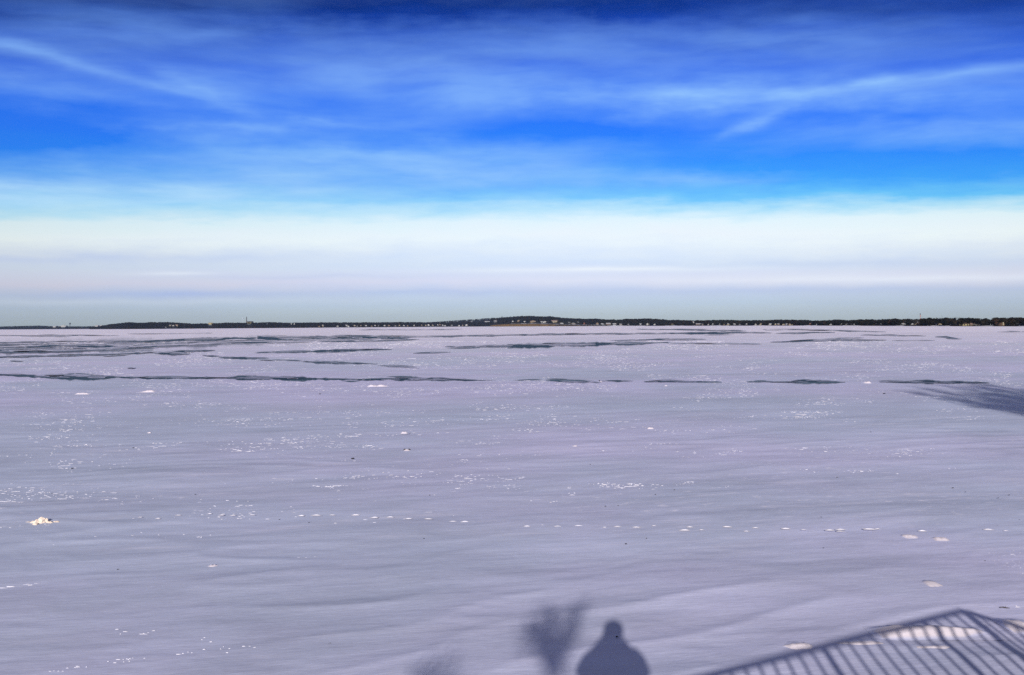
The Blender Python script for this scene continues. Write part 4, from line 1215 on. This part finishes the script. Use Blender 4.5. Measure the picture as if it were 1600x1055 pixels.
# ------------------------------------------------------------------ behind the camera: the terrace, its railing, the photographer and the trees whose shadows lie on the snow
DECK = H - 1.62
AX = Vector((.8907, .4546, 0)); AY = Vector((.4546, -.8907, 0))       # along the front rail; back along the side rail
CORNER = Vector((4.80, 2.52, 0))
RAIL = 0.91
def terrace():
    # snowy bank
    gx, gy = np.meshgrid(np.linspace(-160, 160, 60), np.concatenate([np.linspace(-2.0, -7, 8), np.linspace(-9, -160, 20)]), indexing='ij')
    edge = -2.2 + .8 * gnoise(gx / 7, gx * 0)
    Z = DECK * .9 * sstep(edge - gy, 0, 4.5) + .35 * gnoise(gx / 6, gy / 5) * sstep(-gy, 4, 9) - .05 - .3 * (gy > -2.3)
    n, m = gx.shape
    V = np.stack([gx, gy, Z], -1).reshape(-1, 3)
    i = np.arange((n - 1) * m).reshape(n - 1, m)[:, :-1].ravel()
    o = np_mesh('snowy_bank', V, np.stack([i, i + 1, i + m + 1, i + m], -1)[:, ::-1], M_CRUST, True)
    tag(o, kind='structure')
    # deck
    d = empty('wooden_deck', (0, 0, 0))
    tag(d, 'wooden deck on posts above the shore behind the viewer', 'deck')
    L, Wd = 9.0, 4.2
    rz = math.atan2(AX.y, AX.x)
    nb = 28
    for k in range(nb):
        c = CORNER - AX * (L / 2) + AY * (.09 + (k + .5) * Wd / nb)
        b = MB(); b.box((0, 0, 0), (L, Wd / nb - .008, .04))
        o = b.build('deck_board', M_BOARD, d); o.location = (c.x, c.y, DECK - .02); o.rotation_euler[2] = rz
    for k in range(5):
        for q in (0.15, Wd - .1):
            c = CORNER - AX * (.2 + k * (L - .4) / 4) + AY * q
            b = MB(); b.box((0, 0, 0), (.14, .14, DECK - .1)); o = b.build('support_post', M_BOARD, d); o.location = (c.x, c.y, (DECK - .1) / 2 - .02); o.rotation_euler[2] = rz
    for q in (0.15, Wd - .1):
        c = CORNER - AX * (L / 2) + AY * q
        b = MB(); b.box((0, 0, 0), (L - .1, .05, .2)); o = b.build('beam', M_BOARD, d); o.location = (c.x, c.y, DECK - .145); o.rotation_euler[2] = rz
    # railing
    r = empty('deck_railing', (CORNER.x, CORNER.y, DECK))
    tag(r, 'slatted deck railing casting the barred shadow on the snow', 'railing')
    def bar(name, c, size, z, ang):
        b = MB(); b.box((0, 0, 0), size); o = b.build(name, M_WOODRAIL, r)
        o.location = (c.x - CORNER.x, c.y - CORNER.y, z); o.rotation_euler[2] = ang
    for axis, ln, ang in ((AX, -7.2, rz), (AY, 4.0, rz - math.pi / 2)):
        mid = CORNER + axis * (ln / 2)
        off = axis * (-.0 if ln < 0 else .0)
        la = abs(ln)
        cut = .05 if ln > 0 else 0
        mid2 = CORNER + axis * ((ln + (cut if ln > 0 else 0)) / 2)
        bar('top_rail', mid2, (la - cut, .07, .045), RAIL - .0225, ang)
        bar('bottom_rail', mid2, (la - cut - .1, .05, .05), .1, ang)
        n = int(la / BAL)
        for k in range(1, n + 1):
            c = CORNER + axis * (math.copysign(k * BAL, ln))
            post = k in POSTS if ln < 0 else k == n
            w = .055 if post else .027
            bar('post' if post else 'baluster', c, (w, w, RAIL - .05 if post else RAIL - .175), (RAIL - .05) / 2 if post else (RAIL - .05 + .125) / 2, ang)
    bar('post', CORNER, (.075, .075, RAIL - .05), (RAIL - .05) / 2, rz)
BAL = .195
POSTS = (4, 13, 22, 31)
terrace()

def photographer():
    f = DECK
    M_COAT = plain('dark_coat', (.03, .035, .05), .8, .2, 12)
    M_TRO = plain('dark_trousers', (.025, .025, .03), .8, .2, 12)
    M_SKIN = plain('skin', (.45, .28, .21), .55, .08, 10)
    M_BOOT = plain('boot_leather', (.04, .03, .02), .6, .2, 10)
    M_HAT = plain('knit_hat', (.05, .05, .06), .9, .3, 60)
    # joints: name -> (position, radius), the person faces +y with both hands on the camera
    J = {}
    def j(n, x, y, z, r, r2=None):
        J[n] = (Vector((x, y - .17, f + z)), (r, r2 or r))
    j('pelvis', 0, 0, .92, .17, .13); j('waist', 0, 0, 1.08, .185, .14); j('chest', 0, .0, 1.26, .205, .145); j('upper', 0, 0, 1.37, .17, .115); j('neckbase', 0, .01, 1.44, .075); j('neck', 0, .02, 1.49, .062)
    j('jaw', 0, .055, 1.545, .066, .075); j('head', 0, .04, 1.63, .080, .095); j('crown', 0, .025, 1.68, .058, .065)
    j('nose', 0, .135, 1.585, .013)
    E = [('pelvis', 'waist'), ('waist', 'chest'), ('chest', 'upper'), ('upper', 'neckbase'), ('neckbase', 'neck'), ('neck', 'jaw'), ('jaw', 'head'), ('head', 'crown'), ('jaw', 'nose')]
    for s, n in ((-1, 'l'), (1, 'r')):
        j(n + 'sh', s * .215, 0, 1.385, .082); j(n + 'el', s * .315, .10, 1.16, .068); j(n + 'fo', s * .20, .16, 1.33, .052); j(n + 'wr', s * .085, .185, 1.505, .036); j(n + 'palm', s * .075, .19, 1.565, .032, .022)
        E += [('upper', n + 'sh'), (n + 'sh', n + 'el'), (n + 'el', n + 'fo'), (n + 'fo', n + 'wr'), (n + 'wr', n + 'palm')]
        for k in range(4):
            a = n + 'f%d' % k
            j(a + 'a', s * (.085 - .004 * k), .205 + .004 * k, 1.585 + .017 * k - .01, .010); j(a + 'b', s * (.055 - .006 * (k % 2)), .222, 1.588 + .017 * k - .01, .009); j(a + 'c', s * (.036 + .004 * k), .214, 1.586 + .017 * k - .01, .008)
            E += [(n + 'palm', a + 'a'), (a + 'a', a + 'b'), (a + 'b', a + 'c')]
        j(n + 'th1', s * .055, .165, 1.56, .012); j(n + 'th2', s * .035, .15, 1.575, .010)
        E += [(n + 'palm', n + 'th1'), (n + 'th1', n + 'th2')]
        j(n + 'hip', s * .10, 0, .88, .115); j(n + 'knee', s * .12, .03, .48, .078); j(n + 'ank', s * .13, 0, .10, .055); j(n + 'toe', s * .15, .15, .045, .045, .035)
        E += [('pelvis', n + 'hip'), (n + 'hip', n + 'knee'), (n + 'knee', n + 'ank'), (n + 'ank', n + 'toe')]
    names = list(J)
    me = bpy.data.meshes.new('body')
    me.from_pydata([J[n][0] for n in names], [(names.index(a), names.index(b)) for a, b in E], [])
    o = bpy.data.objects.new('body', me); COL.objects.link(o)
    sk = o.modifiers.new('skin', 'SKIN'); sk.use_smooth_shade = True
    o.modifiers.new('subdivision', 'SUBSURF').levels = 2
    for v, n in zip(me.skin_vertices[0].data, names):
        v.radius = J[n][1]
        v.use_root = n == 'pelvis'
    dg = bpy.context.evaluated_depsgraph_get()
    nm = bpy.data.meshes.new_from_object(o.evaluated_get(dg))
    o.modifiers.clear(); o.data = nm; nm.name = 'body'
    nm.materials.clear()
    for m in (M_COAT, M_TRO, M_SKIN, M_BOOT):
        nm.materials.append(m)
    for p in nm.polygons:
        c = p.center; z = c.z - f
        if z < .15: k = 3
        elif z < .80: k = 1
        elif z > 1.49 and abs(c.x) < .11 and c.y < .005 - .03: k = 2
        elif z > 1.535 and abs(c.x) < .13 : k = 2
        else: k = 0
        p.material_index = k
    r = empty('person', (-.035, -.17, f))
    o.parent = r; o.location = (0, .17, -f)
    # puffy coat: hangs over the hips, padded shoulders
    def shell(rows, n=28):
        b = MB(); vs = []; fs = []
        for (cx, cy, z, rx, ry) in rows:
            for k in range(n):
                a = 2 * math.pi * k / n
                q = 1 + .03 * math.sin(k * 5.3 + z * 40)
                vs.append((cx + rx * math.cos(a) * q, cy + ry * math.sin(a) * q, z))
        for i in range(len(rows) - 1):
            for k in range(n):
                fs.append((i * n + k, i * n + (k + 1) % n, (i + 1) * n + (k + 1) % n, (i + 1) * n + k))
        b.add(vs, fs); return b
    shell([(0, 0, .78, .235, .19), (0, 0, .80, .245, .195), (0, 0, .95, .245, .19), (0, 0, 1.10, .245, .185), (0, 0, 1.25, .275, .185), (0, 0, 1.36, .285, .165), (0, 0, 1.42, .235, .14), (0, .005, 1.475, .14, .11), (0, .01, 1.53, .105, .105), (0, .01, 1.56, .10, .10)]).build('coat', M_COAT, r, True)
    for s in (-1, 1):       # loose sleeves down the raised arms
        b = MB(); b.tube([(s * .20, 0, 1.375), (s * .27, .05, 1.28), (s * .315, .095, 1.17), (s * .305, .115, 1.175), (s * .205, .16, 1.33), (s * .10, .185, 1.47)], [.095, .100, .088, .085, .066, .045], 12)
        b.build('sleeve', M_COAT, r, True)
    b = MB(); b.lathe([(.112, 1.58), (.121, 1.60), (.123, 1.64), (.118, 1.68), (.103, 1.72), (.068, 1.75), (.01, 1.762)], (0, .03, 0), 18); b.build('hat', M_HAT, r, True)
    for s in (-1, 1):
        b = MB(); b.lathe([(.004, -.022), (.012, -.012), (.014, .008), (.008, .024)], (s * .088, .03, 1.60), 8); b.build('ear', M_SKIN, r, True)
        b = MB(); b.lathe([(.003, -.009), (.010, -.004), (.010, .004), (.003, .009)], (s * .032, .118, 1.62), 8); b.build('eye', MW['white'], r, True)
    b = MB(); b.box((0, .128, 1.548), (.042, .012, .010)); b.build('mouth', plain('lips', (.35, .14, .12), .5, .1, 20), r)
    tag(r, 'person in a dark padded coat and hat holding a camera at the rail', 'person')
    # the camera in the hands (its lens ends just behind the viewpoint)
    M_BLK = plain('camera_black', (.02, .02, .02), .4, .1, 30)
    k = empty('photo_camera', (-.03, -.075, H))
    b = MB(); b.box((0, 0, -.005), (.13, .05, .085)); b.box((0, .0, .05), (.05, .045, .03)); b.build('camera_body', M_BLK, k)
    b = MB()
    b.tube([(0, .025, 0), (0, .055, 0)], [.034, .033], 16); b.build('lens', M_BLK, k)
    tag(k, 'black camera held up to the eye by the person', 'camera')
photographer()

def shadow_trees():
    d = Vector((-SUN_DIR.x, -SUN_DIR.y, 0)).normalized(); p = Vector((d.y, -d.x, 0))
    te = math.tan(SUN_E)
    def src(px, py, z):
        """where something at height z must stand for its shadow to fall on that pixel"""
        g = pix(px, py)
        return Vector((g.x, g.y, 0)) - d * (z / te) + Vector((0, 0, z))
    # ---- tall tree whose crown shades the ice on the right
    root = empty('tall_bare_tree', (0, 0, 0))
    r = random.Random(3)
    apex = src(1412, 611, 19.5)
    base = Vector((19.6, -6.4, 0)); base.z = DECK * .85
    root.location = base
    b = MB(); c = MB()
    fork = Vector((0, 0, 7.0))
    b.tube([(0, 0, -.6), (0, 0, 3), fork], [.42, .34, .28], 9)
    # leaders: tips chosen by lateral offset and height so that the shadow fans like long streaks
    tips = []
    def lead(px, py, z, spread):
        q = src(px, py, z) - base
        q = Vector((q.x, q.y, q.z))
        mid = fork.lerp(q, .45) + Vector((q.x * .18, q.y * .18, -.2))
        b.tube([fork, mid, mid.lerp(q, .6), q], [.16, .10, .05, .012], 6)
        for i in range(46):
            f = .30 + .66 * r.random() ** .8
            s = (fork.lerp(mid, f / .45) if f < .45 else mid.lerp(q, (f - .45) / .55))
            ln = (1.25 - f) * spread * 1.7 * r.uniform(.4, 1.3) + .3
            a = r.uniform(0, 6.283)
            out = Vector((math.cos(a) * .8, math.sin(a) * .8, 1.0)).normalized()
            e = s + out * ln
            b.tube([s, s.lerp(e, .5) + Vector((0, 0, -.05)), e], [.035, .022, .008], 4, False)
            for k in range(11):
                w = s.lerp(e, r.uniform(.15, 1.1)) + Vector((r.gauss(0, .22), r.gauss(0, .22), r.gauss(0, .30)))
                u1 = Vector((r.gauss(0, .4), r.gauss(0, .4), 1)).normalized() * r.uniform(.08, .17)
                u2 = Vector((r.gauss(0, 1), r.gauss(0, 1), r.gauss(0, .3))).normalized() * r.uniform(.03, .06)
                c.add([w - u1 - u2 * .3, w + u2, w + u1, w - u2], [(0, 1, 2, 3)])
    for px, py, z, sp in ((1424, 613, 19.0, 1.2), (1438, 607, 19.3, 1.3), (1470, 619, 17.8, 1.5), (1488, 612, 18.2, 1.5), (1520, 622, 16.8, 1.6), (1540, 614, 17.2, 1.7), (1560, 630, 15.8, 1.8), (1605, 618, 16.0, 1.8), (1610, 645, 14.2, 1.8), (1482, 603, 18.8, 1.5), (1500, 600.5, 18.6, 1.6), (1525, 634, 15.8, 1.7), (1530, 599.5, 18.2, 1.7), (1548, 606, 17.6, 1.8), (1565, 618, 16.8, 1.8), (1585, 641, 14.6, 1.8), (1590, 604, 17.4, 1.8), (1620, 630, 15.2, 1.8), (1640, 612, 16.2, 1.8), (1700, 625, 14.5, 1.8)):
        lead(px, py, z, sp)
    b.build('trunk', M_BARK, root); c.build('crown', M_DRYLEAF, root)
    tag(root, 'tall bare tree behind the viewer shading the ice at the right edge', 'tree')
    # ---- bushes whose blurred heads lie beside the photographer's shadow
    def bush(anchor, clumps, z0, label, seed):
        r = random.Random(seed)
        a = src(*anchor, z0)
        root = empty('leafy_bush', (a.x, a.y, DECK * .85))
        b = MB(); c = MB()
        b.tube([(0, 0, -.4), (0.03, 0, (z0 - DECK) * .5), (0, 0, z0 - DECK * .85)], [.035, .028, .018], 6)
        for (px, py, rad, n) in clumps:
            g = src(px, py, z0)
            # clumps spread up and sideways in the plane that faces the sun
            px0 = src(anchor[0], anchor[1], z0)
            dv = pix(px, py) - pix(*anchor)
            lat = dv.dot(p); up = dv.dot(d) * te
            q = Vector((p.x * lat, p.y * lat, z0 - DECK * .85 + up)) + d * r.uniform(-.15, .15)
            b.tube([(0, 0, z0 - DECK * .85 - .25), q], [.022, .008], 5)
            for i in range(int(n * .46)):
                w = q + Vector((r.gauss(0, rad * 1.1), r.gauss(0, rad * 1.1), r.gauss(0, rad * 1.15)))
                u1 = Vector((r.gauss(0, 1), r.gauss(0, 1), r.gauss(0, 1))).normalized() * r.uniform(.03, .055)
                u2 = u1.cross(Vector((r.gauss(0, 1), r.gauss(0, 1), r.gauss(0, 1)))).normalized() * r.uniform(.018, .03)
                c.add([w - u1, w + u2, w + u1, w - u2], [(0, 1, 2, 3)])
        b.build('stem', M_BARK, root); c.build('foliage', M_DRYLEAF, root)
        tag(root, label, 'bush')
    bush((866, 1020), [(845, 988, .10, 150), (860, 975, .09, 120), (880, 985, .09, 110), (868, 1000, .10, 130), (895, 962, .06, 70), (905, 950, .04, 30), (838, 975, .06, 50), (860, 955, .05, 40), (868, 1025, .09, 90), (872, 1050, .08, 70), (836, 992, .07, 90), (850, 1010, .07, 60), (915, 946, .04, 25), (822, 985, .04, 25), (890, 1005, .06, 50)], 8.5, 'tall leafy bush behind the person on the left', 11)
    bush((672, 1100), [(660, 1062, .10, 110), (688, 1068, .10, 110), (672, 1054, .07, 50), (675, 1084, .12, 130), (704, 1075, .07, 50)], 7.0, 'lower leafy bush on the bank behind the viewer', 12)
shadow_trees()


# ------------------------------------------------------------------ the cold air over the lake
def haze():
    m = bpy.data.materials.new('cold_air')
    m.use_nodes = True
    nt = m.node_tree
    nt.nodes.remove(nt.nodes['Principled BSDF'])
    v = nt.nodes.new('ShaderNodeVolumePrincipled')
    v.inputs['Color'].default_value = (.45, .62, 1.0, 1)
    v.inputs['Density'].default_value = HAZE
    v.inputs['Anisotropy'].default_value = 0.0
    nt.links.new(v.outputs[0], nt.nodes['Material Output'].inputs['Volume'])
    b = MB()
    x, y0, y1, z0, z1 = 9800, -400, 10200, -2.5, 150
    b.add([(-x, y0, z0), (x, y0, z0), (x, y1, z0), (-x, y1, z0), (-x, y0, z1), (x, y0, z1), (x, y1, z1), (-x, y1, z1)], [(3, 2, 1, 0), (4, 5, 6, 7), (0, 1, 5, 4), (1, 2, 6, 5), (2, 3, 7, 6), (3, 0, 4, 7)])
    o = b.build('haze', m)
    tag(o, kind='stuff')
HAZE = 2.4e-5
haze()
